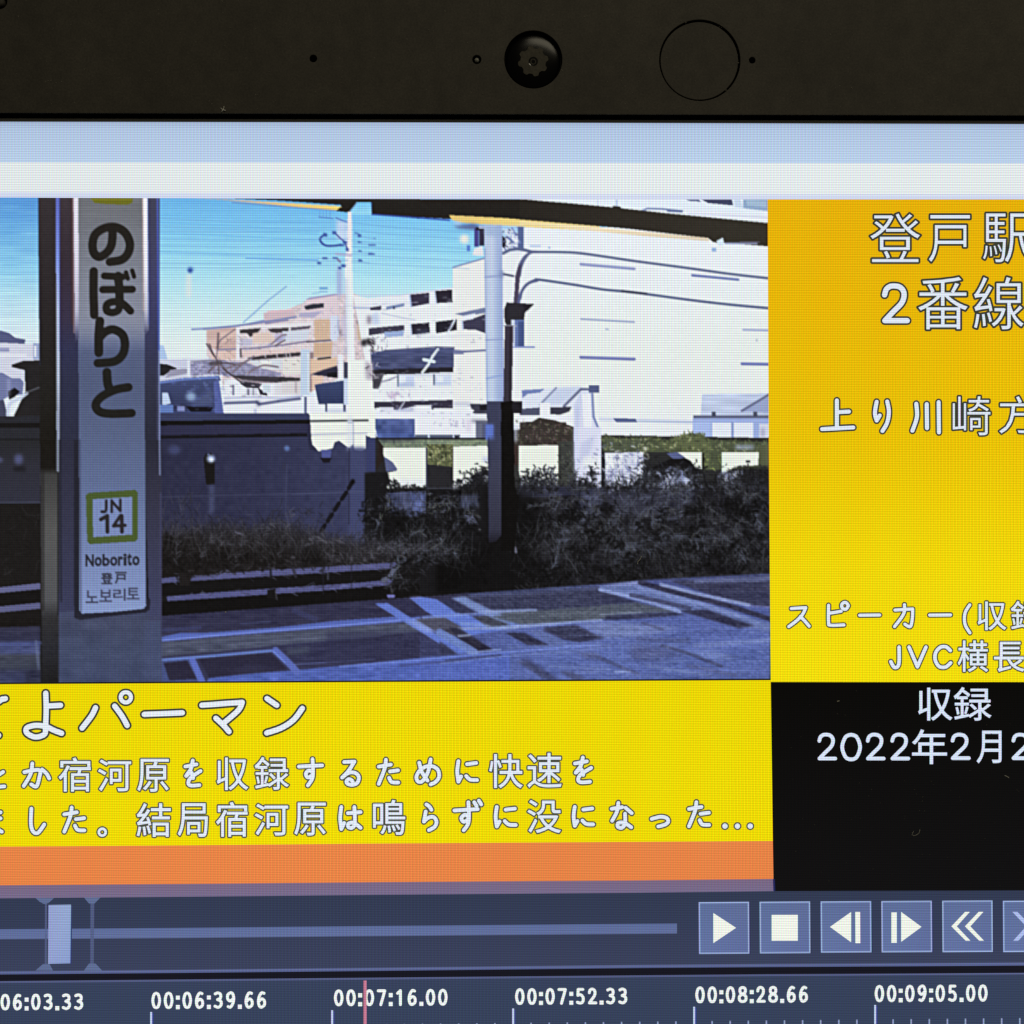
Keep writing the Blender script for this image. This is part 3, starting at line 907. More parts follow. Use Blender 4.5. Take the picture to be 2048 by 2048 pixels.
# bare branches in front of the pink house
BRC = [(104, 84, 96), (130, 112, 128), (84, 66, 78)]
for q in ([(440, 1330), (430, 1240), (395, 1180), (370, 1110)], [(420, 1220), (440, 1100), (490, 1050), (560, 1000)], [(400, 1190), (350, 1110)], [(430, 1140), (435, 1030)],
          [(480, 1300), (580, 1260), (640, 1240), (700, 1200)], [(540, 1320), (600, 1270), (650, 1230)], [(360, 1320), (400, 1280), (470, 1250), (560, 1262)], [(390, 1300), (430, 1260), (480, 1290), (500, 1330)],
          [(470, 1290), (520, 1330), (600, 1390)], [(650, 1330), (760, 1270), (880, 1280)], [(830, 1110), (900, 1050), (940, 1040)], [(860, 1120), (930, 1080)]):
    vl(q, rng.uniform(9, 16), BRC[rng.integers(3)], .75, True)
vl([(380, 1255), (450, 1248)], 30, (78, 62, 70), .7)
scribble([(360, 1100), (600, 1000), (620, 1330), (360, 1330)], 40, BRC, (6, 14), (.8, 1.8), .45)
scribble([(620, 1150), (1050, 1000), (1050, 1380), (620, 1380)], 24, BRC + [(236, 236, 240), (150, 168, 210)], (4, 10), (.8, 2.2), .45)
scribble([(1060, 800), (1540, 760), (1540, 1230), (1110, 1230)], 26, [(120, 108, 130), (236, 230, 232), (150, 160, 206)], (4, 10), (.8, 2.2), .4)

# cream building right of the utility pole, seen between it and the platform pole
at('E')
vp([(100, 745), (215, 770), (520, 735), (840, 690), (840, 545), (1080, 468), (1080, 400), (1380, 250), (3240, 250), (3240, 1800), (200, 1800), (190, 1240)], (228, 234, 238))
vp([(840, 545), (1080, 468), (1080, 1560), (840, 1560)], (230, 233, 232))
vl([(842, 540), (900, 522), (1080, 470)], 13, (120, 142, 190), .9)
vp([(200, 770), (520, 742), (835, 690), (840, 800), (520, 840), (200, 860)], (226, 232, 240))
vl([(140, 748), (440, 748), (835, 690)], 8, (190, 196, 226), .8)
for q, c in (([(522, 742), (665, 728), (666, 808), (534, 832)], (56, 50, 76)), ([(704, 716), (836, 704), (838, 798), (716, 806)], (44, 38, 54)),
             ([(214, 992), (478, 968), (480, 1006), (215, 1046)], (66, 60, 86)), ([(524, 962), (666, 948), (668, 1024), (534, 1040)], (46, 40, 58)),
             ([(712, 944), (868, 926), (868, 1006), (716, 1030)], (40, 35, 50)), ([(910, 940), (1000, 916), (1080, 886), (1080, 1028), (1010, 1004), (915, 1000)], (64, 60, 90))):
    vp(q, c)
vp([(225, 838), (310, 824), (310, 856), (228, 860)], (70, 64, 92)); vp([(345, 832), (480, 806), (480, 828), (345, 856)], (120, 138, 184)); vr(398, 830, 410, 850, (60, 60, 96))
vl([(520, 748), (530, 830)], 12, (170, 190, 232)); vl([(704, 716), (716, 806)], 12, (196, 208, 236)); vl([(524, 965), (532, 1040)], 14, (200, 214, 240)); vl([(910, 940), (915, 1000)], 12, (180, 196, 232))
vr(800, 780, 830, 800, (130, 130, 160), .8); vp([(280, 860), (300, 960), (250, 970), (230, 900)], (190, 206, 236), .9); vr(205, 900, 232, 960, (110, 92, 120), .8)
vp([(330, 1020), (480, 1010), (470, 1050), (330, 1062)], (150, 172, 218)); vp([(560, 1020), (660, 1000), (660, 1025), (560, 1040)], (76, 84, 124), .8)
vl([(310, 880), (470, 915), (560, 930)], 7, (170, 180, 214), .8); vl([(600, 1060), (1070, 1040)], 6, (200, 206, 226), .7)
vp([(855, 885), (1080, 838), (1080, 878), (940, 905)], (114, 126, 166)); vp([(915, 900), (1010, 880), (990, 925), (915, 935)], (222, 230, 242))
vl([(855, 930), (800, 1030)], 15, (214, 226, 240)); vl([(835, 950), (815, 1000)], 8, (96, 96, 130), .7)
for x, y in ((180, 1100), (240, 1100), (215, 1090)): blob(x, y, 26, (44, 36, 44), .9)
vl([(240, 1090), (245, 1250)], 22, (58, 48, 60), .85); vl([(330, 1050), (270, 1130)], 14, (224, 230, 240)); scribble([(190, 1040), (420, 1040), (360, 1160), (200, 1160)], 26, [(150, 150, 196), (90, 84, 110), (236, 238, 242)], (4, 9), (1, 2.4), .6)
# blue-grey roof of the low house
vp([(225, 1172), (330, 1158), (720, 1138), (850, 1140), (845, 1290), (245, 1300)], ramp([(696, (84, 92, 148)), (715, (66, 74, 128)), (738, (74, 80, 134))]))
texture([(225, 1172), (850, 1140), (845, 1290), (245, 1300)], N5, 8)
vl([(330, 1158), (720, 1132), (850, 1136)], 10, (60, 60, 106), .8); vl([(845, 1158), (930, 1165), (1085, 1156)], 15, (100, 106, 158), .9); vr(845, 1165, 920, 1185, (120, 126, 170))
vp([(240, 1300), (845, 1280), (845, 1318), (700, 1322), (560, 1332), (330, 1336), (245, 1350)], (42, 36, 50))
vp([(240, 1330), (330, 1330), (290, 1440), (240, 1440)], (88, 80, 98)); vr(250, 1370, 300, 1420, (64, 56, 72), .8)
vl([(730, 1148), (690, 1200), (660, 1260), (612, 1322)], 18, (222, 236, 242)); vl([(625, 1225), (700, 1240)], 24, (216, 232, 240)); vl([(700, 1212), (730, 1160)], 7, (90, 100, 150), .6)
for x in (428, 560, 694): vr(x, 1330, x + 140, 1345, (150, 160, 198), .6)
vr(430, 1345, 555, 1418, (196, 210, 238)); vr(440, 1350, 490, 1400, (222, 232, 242)); vr(428, 1338, 440, 1425, (86, 92, 130)); vr(694, 1335, 706, 1415, (80, 84, 120)); vr(706, 1345, 830, 1410, (200, 214, 238)); vr(720, 1350, 770, 1395, (224, 232, 242))
vr(430, 1402, 556, 1426, (170, 186, 222), .9); vr(700, 1402, 830, 1416, (180, 196, 228), .9)
vl([(310, 1390), (370, 1375), (420, 1352)], 12, (120, 116, 150), .7); blob(390, 1490, 30, (206, 186, 214), .8); scribble([(300, 1450), (520, 1450), (520, 1520), (300, 1520)], 22, [(190, 176, 206), (168, 164, 200)], (3, 7), (1.2, 3), .6)
vp([(244, 1540), (838, 1524), (838, 1586), (700, 1586), (690, 1600), (670, 1580), (560, 1570), (430, 1600), (300, 1580), (250, 1588)], (62, 52, 84))
vr(300, 1580, 400, 1612, (214, 218, 234)); vr(555, 1565, 680, 1625, (228, 232, 240)); vr(410, 1585, 550, 1620, (160, 168, 210), .7); vl([(480, 1540), (440, 1600)], 10, (216, 226, 240), .8)
vr(840, 1545, 980, 1560, (150, 158, 200), .7)
vr(270, 1612, 1090, 1650, (226, 231, 242))
vp([(968, 1552), (1092, 1552), (1092, 1628), (985, 1625), (1000, 1600), (975, 1590)], (66, 62, 92)); vr(1040, 1560, 1092, 1600, (34, 30, 44))
vp([(245, 1664), (558, 1664), (558, 1815), (290, 1832)], ramp([(838, (86, 104, 178)), (862, (64, 84, 166)), (880, (80, 108, 196))]))
texture([(245, 1664), (558, 1664), (558, 1815), (290, 1832)], N2, 9)
vr(556, 1660, 1010, 1790, (229, 233, 241)); scribble([(690, 1660), (930, 1660), (930, 1730), (690, 1730)], 26, [(180, 180, 208)], (2, 5), (1.5, 3), .6)
vr(940, 1670, 975, 1760, (214, 204, 226), .8); vr(560, 1785, 895, 1812, (86, 96, 128)); vr(655, 1780, 668, 1815, (200, 214, 236)); vr(838, 1780, 850, 1815, (200, 214, 236)); vp([(850, 1790), (900, 1790), (860, 1812)], (48, 50, 70))
vr(890, 1790, 1010, 1835, (214, 222, 240)); vr(1010, 1680, 1095, 1860, (104, 108, 138)); vr(1060, 1700, 1095, 1830, (84, 88, 130)); vr(980, 1672, 1095, 1690, (90, 90, 118), .8)

clutter([(210, 800), (840, 720), (1070, 900), (1070, 1120), (220, 1160)], 90, [(236, 238, 242), (150, 156, 190), (206, 214, 234), (110, 112, 150)], (2, 9), (1, 3.5), .45)
clutter([(240, 1290), (1080, 1290), (1080, 1640), (250, 1640)], 110, [(238, 240, 244), (160, 168, 206), (96, 96, 130), (200, 208, 232)], (2, 9), (1, 4), .45)
# cream block: slits, roof edge, lamps
at('G')
vp([(0, 240), (1850, 240), (1850, 1800), (0, 1800)], ramp([(455, (230, 237, 244)), (560, (228, 236, 240)), (700, (228, 236, 232)), (800, (229, 236, 234)), (880, (228, 234, 240))]))
vp([(0, 20), (1845, 20), (1845, 215), (0, 60)], (222, 234, 246))
vp([(1236, 34), (1330, 34), (1345, 52), (1260, 46)], (96, 106, 150)); vp([(1350, 34), (1576, 34), (1586, 80), (1400, 62)], (66, 72, 108)); vp([(1660, 34), (1845, 34), (1845, 122), (1660, 100)], (140, 168, 204)); vp([(1680, 40), (1830, 44), (1830, 90), (1690, 80)], (158, 186, 214))
vp([(1588, 34), (1640, 34), (1660, 100), (1600, 90)], (196, 214, 236)); vl([(910, 118), (950, 102), (1060, 106), (1225, 122)], 13, (116, 132, 180)); vl([(1100, 120), (1220, 126)], 13, (90, 104, 156)); vl([(1230, 130), (1840, 175)], 40, (226, 232, 242)); vl([(1250, 140), (1840, 168)], 7, (186, 196, 226), .8)
vl([(720, 40), (720, 90)], 12, (150, 170, 214), .7); vl([(580, 40), (580, 80)], 12, (196, 210, 236), .7)
for a, b, wd, c in (((455, 516), (850, 550), 22, (140, 150, 200)), ((1283, 598), (1622, 630), 20, (104, 118, 182)), ((455, 924), (850, 946), 13, (152, 166, 202)), ((1660, 1004), (1850, 1008), 13, (150, 162, 208)),
                    ((455, 1208), (850, 1221), 24, (108, 116, 186)), ((1652, 1256), (1850, 1259), 22, (100, 112, 190))):
    vl([a, b], wd, c)
    vl([(a[0], a[1] - 8), (b[0], b[1] - 8)], 5, (190, 200, 226), .5)
vr(636, 992, 662, 1008, (176, 190, 218)); vr(1752, 1070, 1770, 1092, (190, 200, 214)); vr(1426, 395, 1460, 425, (150, 182, 226)); vr(75, 370, 155, 390, (190, 208, 236)); vr(210, 385, 228, 400, (150, 178, 226))
# wires with their drip loops
WIRE = (96, 108, 148)
vl([(0, 600), (10, 540), (35, 480), (80, 430), (150, 425), (400, 430), (620, 458), (850, 492), (1250, 545), (1560, 588), (1860, 622)], 19, WIRE, 1, True)
vl([(4, 770), (15, 720), (50, 668), (110, 636), (150, 632), (400, 668), (620, 704), (850, 726), (1250, 780), (1560, 816), (1860, 844)], 19, (90, 102, 144), 1, True)
vl([(760, 716), (940, 736)], 19, (70, 76, 100)); vl([(0, 380), (20, 405), (60, 418)], 14, WIRE)
# right foot of the block: small houses with blue-grey roofs
vp([(15, 1450), (190, 1440), (450, 1425), (520, 1440), (520, 1590), (0, 1590)], (216, 224, 240)); vp([(15, 1452), (185, 1442), (150, 1470), (60, 1480), (20, 1510)], (112, 130, 192)); vp([(260, 1436), (460, 1426), (430, 1470), (320, 1560), (150, 1560)], (190, 204, 232), .8)
vl([(270, 1436), (150, 1560)], 14, (130, 140, 178)); vl([(455, 1445), (330, 1570)], 20, (104, 110, 152)); vl([(455, 1445), (580, 1445)], 18, (96, 102, 150)); vr(512, 1414, 592, 1472, (82, 92, 152))
vr(0, 1535, 20, 1590, (34, 30, 40)); vp([(0, 1592), (150, 1580), (150, 1640), (0, 1640)], (82, 84, 124)); vp([(225, 1580), (385, 1575), (370, 1610), (300, 1635), (225, 1630)], (60, 58, 88)); vr(150, 1545, 225, 1760, (230, 234, 241))
vr(0, 1642, 400, 1680, (226, 231, 241)); vp([(0, 1690), (150, 1685), (150, 1770), (0, 1800)], (70, 54, 60)); vp([(225, 1690), (345, 1690), (350, 1740), (400, 1800), (225, 1770)], (72, 56, 58))
vp([(400, 1570), (450, 1470), (540, 1470), (560, 1650), (605, 1760), (605, 2400), (400, 2400)], ramp([(785, (196, 206, 236)), (860, (214, 218, 238)), (960, (210, 214, 236))]))
vp([(460, 1480), (525, 1480), (540, 1800), (480, 1820)], (230, 234, 242)); vl([(540, 1480), (548, 1650), (585, 1740)], 16, (120, 134, 188)); vr(420, 1570, 440, 1900, (170, 182, 226), .7); vl([(470, 1900), (590, 1790)], 14, (160, 172, 210), .7)
vl([(600, 1668), (1290, 1690)], 28, (206, 214, 234), .9); vp([(692, 1660), (860, 1664), (872, 1690), (720, 1692)], (84, 98, 160)); vl([(880, 1682), (1290, 1690)], 10, (170, 188, 216), .9)
vp([(1355, 1482), (1850, 1476), (1850, 1640), (1345, 1640)], (188, 202, 232)); texture([(1355, 1482), (1850, 1476), (1850, 1640), (1345, 1640)], N4, 8)
vp([(1640, 1610), (1850, 1500), (1850, 1620)], (150, 164, 206)); vl([(1650, 1606), (1850, 1486)], 18, (104, 110, 152)); vr(1290, 1640, 1850, 1662, (98, 104, 144)); vr(1425, 1612, 1456, 1650, (70, 76, 116)); vr(1735, 1612, 1765, 1650, (76, 80, 116))
vr(1285, 1662, 1850, 1830, (152, 172, 226)); vr(1285, 1690, 1420, 1800, (164, 186, 238)); vr(1430, 1695, 1570, 1830, (222, 230, 242)); vr(1592, 1695, 1735, 1830, (220, 228, 242)); vr(1570, 1690, 1592, 1830, (130, 150, 206)); vr(1780, 1700, 1850, 1820, (206, 214, 234)); vr(1795, 1730, 1815, 1800, (140, 140, 180), .8)

# dark platform roof with its lit edge
at('C')
vp([(150, 14), (1420, 90), (1400, 128), (560, 46)], ramp([(360, (200, 180, 190)), (450, (196, 164, 150)), (560, (226, 196, 128)), (680, (240, 214, 110))], 'x'))
vp([(1340, 92), (1420, 118), (1420, 135), (1310, 120)], (34, 30, 28))
vp([(520, 0), (1932, 0), (1932, 178), (1578, 146), (1574, 56), (1465, 56), (1440, 92), (1405, 128), (1360, 124), (1345, 76), (900, 44), (560, 28)], (36, 31, 28))
vl([(540, 58), (900, 86), (1310, 116)], 7, (104, 110, 170), .7)
vp([(1466, 58), (1572, 56), (1578, 150), (1440, 150), (1412, 130)], ramp([(404, (110, 196, 250)), (425, (140, 214, 246))])); vl([(1574, 60), (1580, 146)], 10, (40, 76, 190), .9); vl([(1466, 58), (1410, 128)], 10, (120, 150, 206), .6)
at('E')
vp([(235, 34), (1380, 34), (1932, 88), (1932, 236), (820, 180), (240, 146)], (36, 32, 29)); vl([(240, 146), (520, 166), (815, 190)], 12, (46, 76, 180), .9)
vp([(812, 152), (1200, 172), (1932, 228), (1932, 272), (1180, 228), (905, 208), (835, 188)], ramp([(900, (226, 196, 112)), (1000, (236, 208, 116)), (1120, (238, 214, 130)), (1200, (234, 214, 150))], 'x'))
at('G')
vp([(0, 34), (340, 60), (700, 94), (1100, 138), (1850, 210), (1850, 384), (1780, 378), (1520, 358), (1440, 354), (1400, 322), (800, 252), (0, 184)], ramp([(1040, (42, 37, 32)), (1300, (50, 44, 37)), (1540, (54, 49, 40))], 'x'))
vp([(0, 192), (500, 236), (1000, 282), (1400, 320), (1410, 346), (900, 306), (400, 256), (0, 226)], ramp([(1040, (236, 216, 150)), (1200, (236, 220, 186)), (1420, (214, 200, 176))], 'x'))
vl([(700, 94), (740, 98)], 22, (46, 40, 36)); vp([(1460, 345), (1510, 318), (1520, 372), (1480, 378)], (206, 226, 244)); vl([(1530, 362), (1760, 362)], 14, (150, 160, 200), .9); vl([(1640, 350), (1780, 352)], 10, (90, 84, 100))

# utility pole with its insulators
at('C')
vp([(1398, 128), (1428, 128), (1432, 560), (1450, 1240), (1395, 1240), (1375, 560)], ramp([(420, (226, 226, 236)), (560, (228, 236, 238)), (720, (230, 234, 238))]))
vl([(1408, 130), (1412, 440)], 10, (240, 232, 232)); vr(1320, 200, 1392, 330, (214, 218, 240), .55); vr(1322, 560, 1344, 760, (150, 164, 220), .7); vr(1352, 560, 1372, 740, (196, 216, 236), .7); vr(1376, 620, 1395, 1200, (176, 190, 226), .6)
for y0, y1, a in ((172, 206, .5), (232, 244, .45), (268, 262, .5), (330, 326, .4), (378, 372, .5), (424, 436, .45), (508, 492, .55), (546, 520, .4)):
    vl([(-60, y0), (560, (y0 + y1) / 2 + 14), (1395, y1)], 5.5, (92, 146, 210), a)
for y0, y1, a in ((206, 250, .5), (262, 300, .45), (340, 372, .5), (385, 400, .45), (440, 462, .5), (500, 520, .45)):
    vl([(1425, y0), (1700, (y0 + y1) / 2 + 12), (2300, y1 + 30)], 5.5, (92, 148, 210), a)
INS = (56, 84, 176)
at('T')
vp([(360, 190), (470, 220), (470, 430), (366, 380)], (206, 216, 244), .5); vp([(368, 640), (415, 660), (420, 940), (372, 940)], (160, 170, 220), .6)
vl([(250, 345), (205, 380), (212, 420), (262, 455), (350, 456), (408, 446)], 20, INS, .9, True); vl([(345, 326), (400, 380), (446, 422), (474, 500)], 15, (92, 100, 176), .85, True)
for x0_, y0_, x1_, y1_ in ((235, 328, 274, 366), (325, 310, 360, 342), (428, 408, 470, 436), (392, 440, 440, 462), (456, 476, 486, 512), (545, 324, 580, 340), (574, 338, 612, 374), (574, 412, 613, 428), (680, 440, 752, 456), (735, 378, 752, 388), (580, 500, 614, 518), (680, 526, 742, 546),
                           (580, 590, 622, 616), (225, 570, 276, 592), (330, 568, 376, 588), (175, 616, 212, 640), (412, 640, 456, 670), (380, 664, 412, 692)):
    vp([(x0_, y0_), (x1_, y0_ + 4), (x1_, y1_), (x0_, y1_ - 2)], INS, .95, soft=.9)
vl([(190, 172), (330, 186)], 13, (84, 134, 214), .9); vl([(360, 180), (420, 205), (468, 220)], 14, (84, 120, 204), .85)
for x_ in (200, 232, 264, 300): vl([(x_, 112), (x_, 172)], 8, (92, 140, 220), .65)
vl([(376, 590), (400, 616)], 24, (124, 112, 160), .8); vl([(180, 384), (480, 392)], 6, (110, 140, 210), .6); vl([(180, 582), (480, 596)], 6, (110, 140, 210), .6); vl([(530, 350), (752, 392)], 6, (104, 140, 212), .6); vl([(530, 430), (750, 450)], 6, (104, 140, 212), .6); vl([(530, 512), (740, 540)], 6, (104, 140, 212), .6); vl([(520, 596), (700, 630)], 6, (104, 150, 212), .6)
vp([(195, 870), (276, 870), (276, 890), (195, 890)], (84, 146, 214), .9, soft=.8); vp([(195, 906), (276, 906), (276, 920), (195, 920)], (104, 160, 218), .9, soft=.8); vl([(125, 930), (195, 922)], 10, (110, 170, 220), .7)
at('C')
vl([(1310, 440), (1420, 450)], 20, (170, 160, 206), .6); vl([(1320, 830), (1900, 800)], 7, (190, 190, 220), .5); vl([(1440, 840), (1560, 842)], 10, (120, 140, 200), .7)
vp([(1395, 1225), (1526, 1225), (1530, 1370), (1580, 1375), (1600, 1640), (1400, 1640)], (232, 238, 234)); vp([(1526, 1240), (1590, 1240), (1580, 1380), (1530, 1370)], (170, 160, 176), .8)
scribble([(1535, 1080), (1620, 1080), (1620, 1420), (1560, 1420)], 22, [(60, 50, 60), (120, 108, 124), (230, 230, 236)], (5, 12), (1.2, 3), .7)

# wall by the track: sunlit end, shaded length
vp([(1115, 1622), (1600, 1618), (1605, 1850), (1560, 1800), (1530, 1780), (1532, 1885), (1500, 1905), (1448, 1902), (1440, 1850), (1408, 1880), (1385, 1868), (1330, 1826), (1300, 1840), (1285, 1885), (1180, 1908), (1130, 1860)], (232, 238, 230))
at('C')
vp([(-40, 1622), (1100, 1622), (1115, 1640), (1122, 1900), (-40, 1900)], (46, 45, 92))
vp([(-40, 1626), (1080, 1622), (1110, 1640), (1112, 1672), (-40, 1680)], (56, 62, 118))
vp([(-40, 1680), (1120, 1672), (1120, 1700), (-40, 1716)], (24, 20, 22)); vp([(-40, 1716), (1120, 1700), (1122, 1780), (-40, 1790)], (49, 46, 96)); vp([(-40, 1788), (1124, 1772), (1124, 1792), (-40, 1806)], (26, 22, 30))
at('D')
vp([(-40, 50), (1120, 34), (1135, 110), (1180, 160), (1285, 138), (1300, 95), (1330, 80), (1390, 125), (1408, 132), (1440, 110), (1448, 152), (1500, 158), (1532, 140), (1532, 40), (1610, 105), (1610, 320), (1530, 330), (1530, 880), (-40, 880)], ramp([(320, (46, 45, 90)), (480, (48, 48, 98)), (600, (52, 54, 108)), (740, (56, 60, 116))], 'x'))
vl([(-40, 60), (1120, 42)], 16, (26, 23, 32))
texture([(-40, 70), (1530, 170), (1530, 700), (-40, 700)], N2, 2.2)
at('C'); vl([(1120, 1682), (1545, 1676)], 16, (66, 70, 80), .95); vl([(1120, 1782), (1540, 1772)], 10, (168, 174, 202), .9); vr(1395, 1640, 1432, 1900, (212, 220, 236), .6); vl([(1438, 1690), (1440, 1890)], 7, (140, 150, 190), .8); vr(1396, 1676, 1430, 1700, (190, 200, 214))
at('D')
vp([(1120, 0), (1125, 110), (1175, 158), (1110, 150), (1090, 0)], (46, 46, 92))
vp([(1408, 130), (1532, 130), (1530, 860), (1405, 860)], (64, 70, 132), .85); vl([(1408, 140), (1405, 700)], 10, (40, 38, 80), .7)
vl([(20, 500), (800, 480), (1530, 460)], 8, (72, 74, 120), .55); vl([(1530, 458), (1760, 452)], 8, (150, 166, 214), .8); vl([(980, 480), (1530, 460)], 6, (80, 88, 140), .6)
vr(1540, 60, 1610, 310, (54, 60, 130)); vl([(1606, 30), (1610, 300)], 10, (110, 120, 190), .6)
blob(108, 150, 40, (74, 84, 158), .6); blob(945, 138, 22, (96, 132, 206), .8); vl([(925, 250), (920, 290)], 14, (56, 54, 90), .6); vl([(945, 260), (935, 640)], 9, (70, 74, 124), .5); vl([(935, 620), (960, 700)], 10, (86, 84, 120), .5)
vp([(1200, 150), (1275, 148), (1270, 210), (1205, 212)], (78, 86, 172)); vp([(1192, 208), (1278, 206), (1262, 244), (1215, 246)], (32, 26, 44))
vp([(325, 210), (345, 175), (385, 172), (410, 240), (408, 405), (345, 410)], (30, 25, 25)); blob(380, 216, 25, (176, 196, 240)); blob(384, 222, 12, (226, 236, 246)); blob(362, 184, 10, (110, 130, 206), .8)
vp([(366, 412), (405, 412), (402, 600), (370, 640)], (72, 78, 130), .9); vr(372, 470, 398, 500, (50, 52, 90), .6)
ch = [(1432, 386), (1385, 468), (1330, 548), (1280, 630), (1225, 712), (1180, 786)]
for i in range(len(ch) - 1):
    (xa, ya), (xb, yb) = ch[i], ch[i + 1]
    vl([(xa, ya), (xa + (xb - xa) * .58, ya + (yb - ya) * .58)], 30, (24, 20, 26)); vl([(xa, ya), (xb, yb)], 11, (30, 26, 38))
blob(1435, 386, 18, (22, 18, 24))

# white boards, hedge and shrubs beyond the fence
at('F')
vp([(265, 60), (1105, 60), (1105, 480), (190, 480), (190, 330), (265, 320)], (44, 40, 48))
vp([(290, 76), (1110, 76), (1110, 135), (300, 132)], (122, 136, 112)); texture([(290, 76), (1110, 76), (1110, 135), (300, 132)], N1, 14, (1, 1, .6)); vr(290, 66, 560, 84, (40, 40, 70), .8)
vp([(290, 80), (330, 132), (320, 230), (270, 300)], (52, 34, 32))
vp([(645, 108), (842, 108), (840, 275), (760, 268), (650, 256)], (102, 106, 62)); texture([(645, 108), (842, 108), (840, 275), (650, 256)], N1, 22, (1, 1, .7)); scribble([(655, 130), (832, 130), (832, 250), (655, 240)], 40, [(168, 172, 130), (70, 72, 40), (196, 196, 160)], (3, 8), (1, 2.2), .6)
WB = (230, 237, 226)
vp([(322, 132), (642, 132), (642, 436), (352, 436), (345, 400), (370, 380), (352, 318), (420, 306), (425, 290), (390, 240), (326, 200)], WB); vr(360, 366, 640, 430, (216, 222, 236), .55); vr(415, 450, 496, 478, (200, 210, 234)); vr(640, 130, 652, 450, (60, 64, 110))
vp([(330, 200), (392, 240), (428, 292), (420, 306), (345, 312)], (88, 96, 150))
vp([(842, 126), (1108, 118), (1108, 300), (1020, 312), (985, 345), (960, 400), (890, 420), (846, 452)], WB); vp([(846, 380), (960, 360), (890, 425), (846, 460)], (222, 222, 236), .8)
scribble([(960, 330), (1105, 290), (1105, 420), (880, 440)], 46, [(24, 22, 28), (196, 202, 220), (40, 38, 50)], (4, 10), (1.5, 3.4), .85)
vr(1062, 200, 1105, 240, (180, 190, 230), .8)
vp([(1285, 0), (1745, 0), (1745, 430), (1300, 430)], (60, 56, 56)); vp([(1290, 90), (1335, 95), (1330, 265), (1290, 262)], (78, 48, 44))
vp([(1310, 10), (1480, -90), (1600, -70), (1740, -20), (1742, 130), (1300, 118)], (66, 52, 46)); vp([(1440, -20), (1600, 60), (1420, 110), (1380, 20)], (74, 54, 52), .8)
scribble([(1310, -60), (1735, -40), (1740, 110), (1310, 110)], 130, [(120, 88, 84), (40, 30, 34), (120, 124, 84), (84, 90, 56), (150, 128, 128)], (3, 8), (1, 2.4), .6)
vr(1290, -40, 1320, 90, (190, 200, 226), .7)
vp([(1330, 118), (1622, 116), (1622, 412), (1350, 416), (1330, 300)], WB); vr(1345, 400, 1610, 418, (206, 216, 234))
scribble([(1340, 310), (1610, 280), (1615, 395), (1345, 400)], 60, [(26, 24, 30), (60, 60, 80), (150, 154, 176)], (5, 12), (1.5, 4), .85); scribble([(1440, 270), (1560, 270), (1560, 330), (1440, 330)], 14, [(40, 38, 48)], (4, 9), (1.5, 3), .8)
vp([(1625, 90), (1740, 80), (1740, 430), (1625, 430)], (66, 66, 62)); scribble([(1630, 90), (1735, 90), (1735, 420), (1630, 420)], 46, [(96, 104, 74), (36, 34, 40), (120, 120, 124)], (4, 9), (1, 2.6), .6)
at('H')
vp([(605, 40), (1850, 60), (1850, 440), (605, 440)], (48, 46, 48))
vp([(610, 52), (660, 40), (720, 66), (900, 58), (960, 60), (1100, 80), (1180, 50), (1262, 26), (1340, 36), (1430, 76), (1850, 92), (1850, 300), (1620, 290), (1370, 300), (1300, 200), (1100, 165), (920, 168), (620, 165)], (82, 90, 58))
vp([(1010, 80), (1110, 90), (1180, 60), (1330, 50), (1420, 90), (1410, 290), (1300, 240), (1180, 130), (1080, 150)], (106, 114, 64), .7); vp([(620, 60), (900, 66), (900, 160), (620, 160)], (84, 92, 66))
fuzz([(610, 56), (720, 70), (900, 62), (1100, 84), (1180, 56), (1262, 32), (1340, 40), (1430, 80), (1850, 96)], 120, [(92, 102, 62), (120, 128, 76), (64, 70, 44)], (3, 9), (1.5, 3.5), .8)
scribble([(620, 60), (900, 60), (1260, 40), (1420, 90), (1840, 110), (1840, 160), (1370, 165), (920, 165), (625, 165)], 190, [(150, 158, 100), (56, 60, 38), (116, 128, 60), (178, 184, 140), (70, 76, 44)], (3, 9), (1, 2.4), .6)
scribble([(1370, 170), (1500, 170), (1500, 290), (1370, 290)], 30, [(150, 166, 84), (60, 66, 36)], (3, 9), (1, 2.4), .6); blob(930, 140, 14, (226, 230, 220), .8); scribble([(880, 60), (960, 60), (960, 240), (900, 240)], 26, [(176, 178, 150), (100, 104, 80)], (3, 8), (1, 2), .6)
vr(1600, 110, 1740, 150, (160, 172, 206), .7); vp([(1780, 120), (1850, 110), (1850, 290), (1785, 270)], (92, 96, 60))
vp([(400, -20), (604, -20), (602, 300), (560, 320), (530, 290), (510, 350), (470, 390), (412, 400)], (214, 218, 240)); vr(400, -20, 424, 400, (186, 196, 236), .7); vp([(450, 100), (560, 40), (520, 180), (440, 260)], (182, 190, 226), .6); vr(470, 200, 598, 290, (230, 236, 234), .8); vr(604, 165, 634, 420, (36, 34, 46))
vp([(632, 172), (918, 166), (916, 418), (640, 420)], (206, 212, 230)); vr(640, 180, 760, 290, (228, 234, 236))
scribble([(700, 180), (915, 170), (915, 415), (650, 415)], 110, [(120, 126, 176), (170, 178, 216), (236, 240, 246), (90, 92, 140)], (4, 11), (1.4, 3.4), .7)
vp([(1165, 168), (1356, 166), (1356, 292), (1310, 290), (1270, 230), (1210, 200)], WB); vp([(1090, 175), (1170, 166), (1230, 205), (1150, 225)], (86, 96, 156)); vr(1352, 170, 1372, 300, (40, 38, 40))
vp([(980, 280), (1120, 215), (1240, 215), (1340, 320), (1280, 320), (1180, 270), (1060, 290)], (26, 23, 28)); vp([(1040, 330), (1120, 270), (1200, 300), (1290, 360), (1330, 410), (1000, 410)], (84, 88, 120))
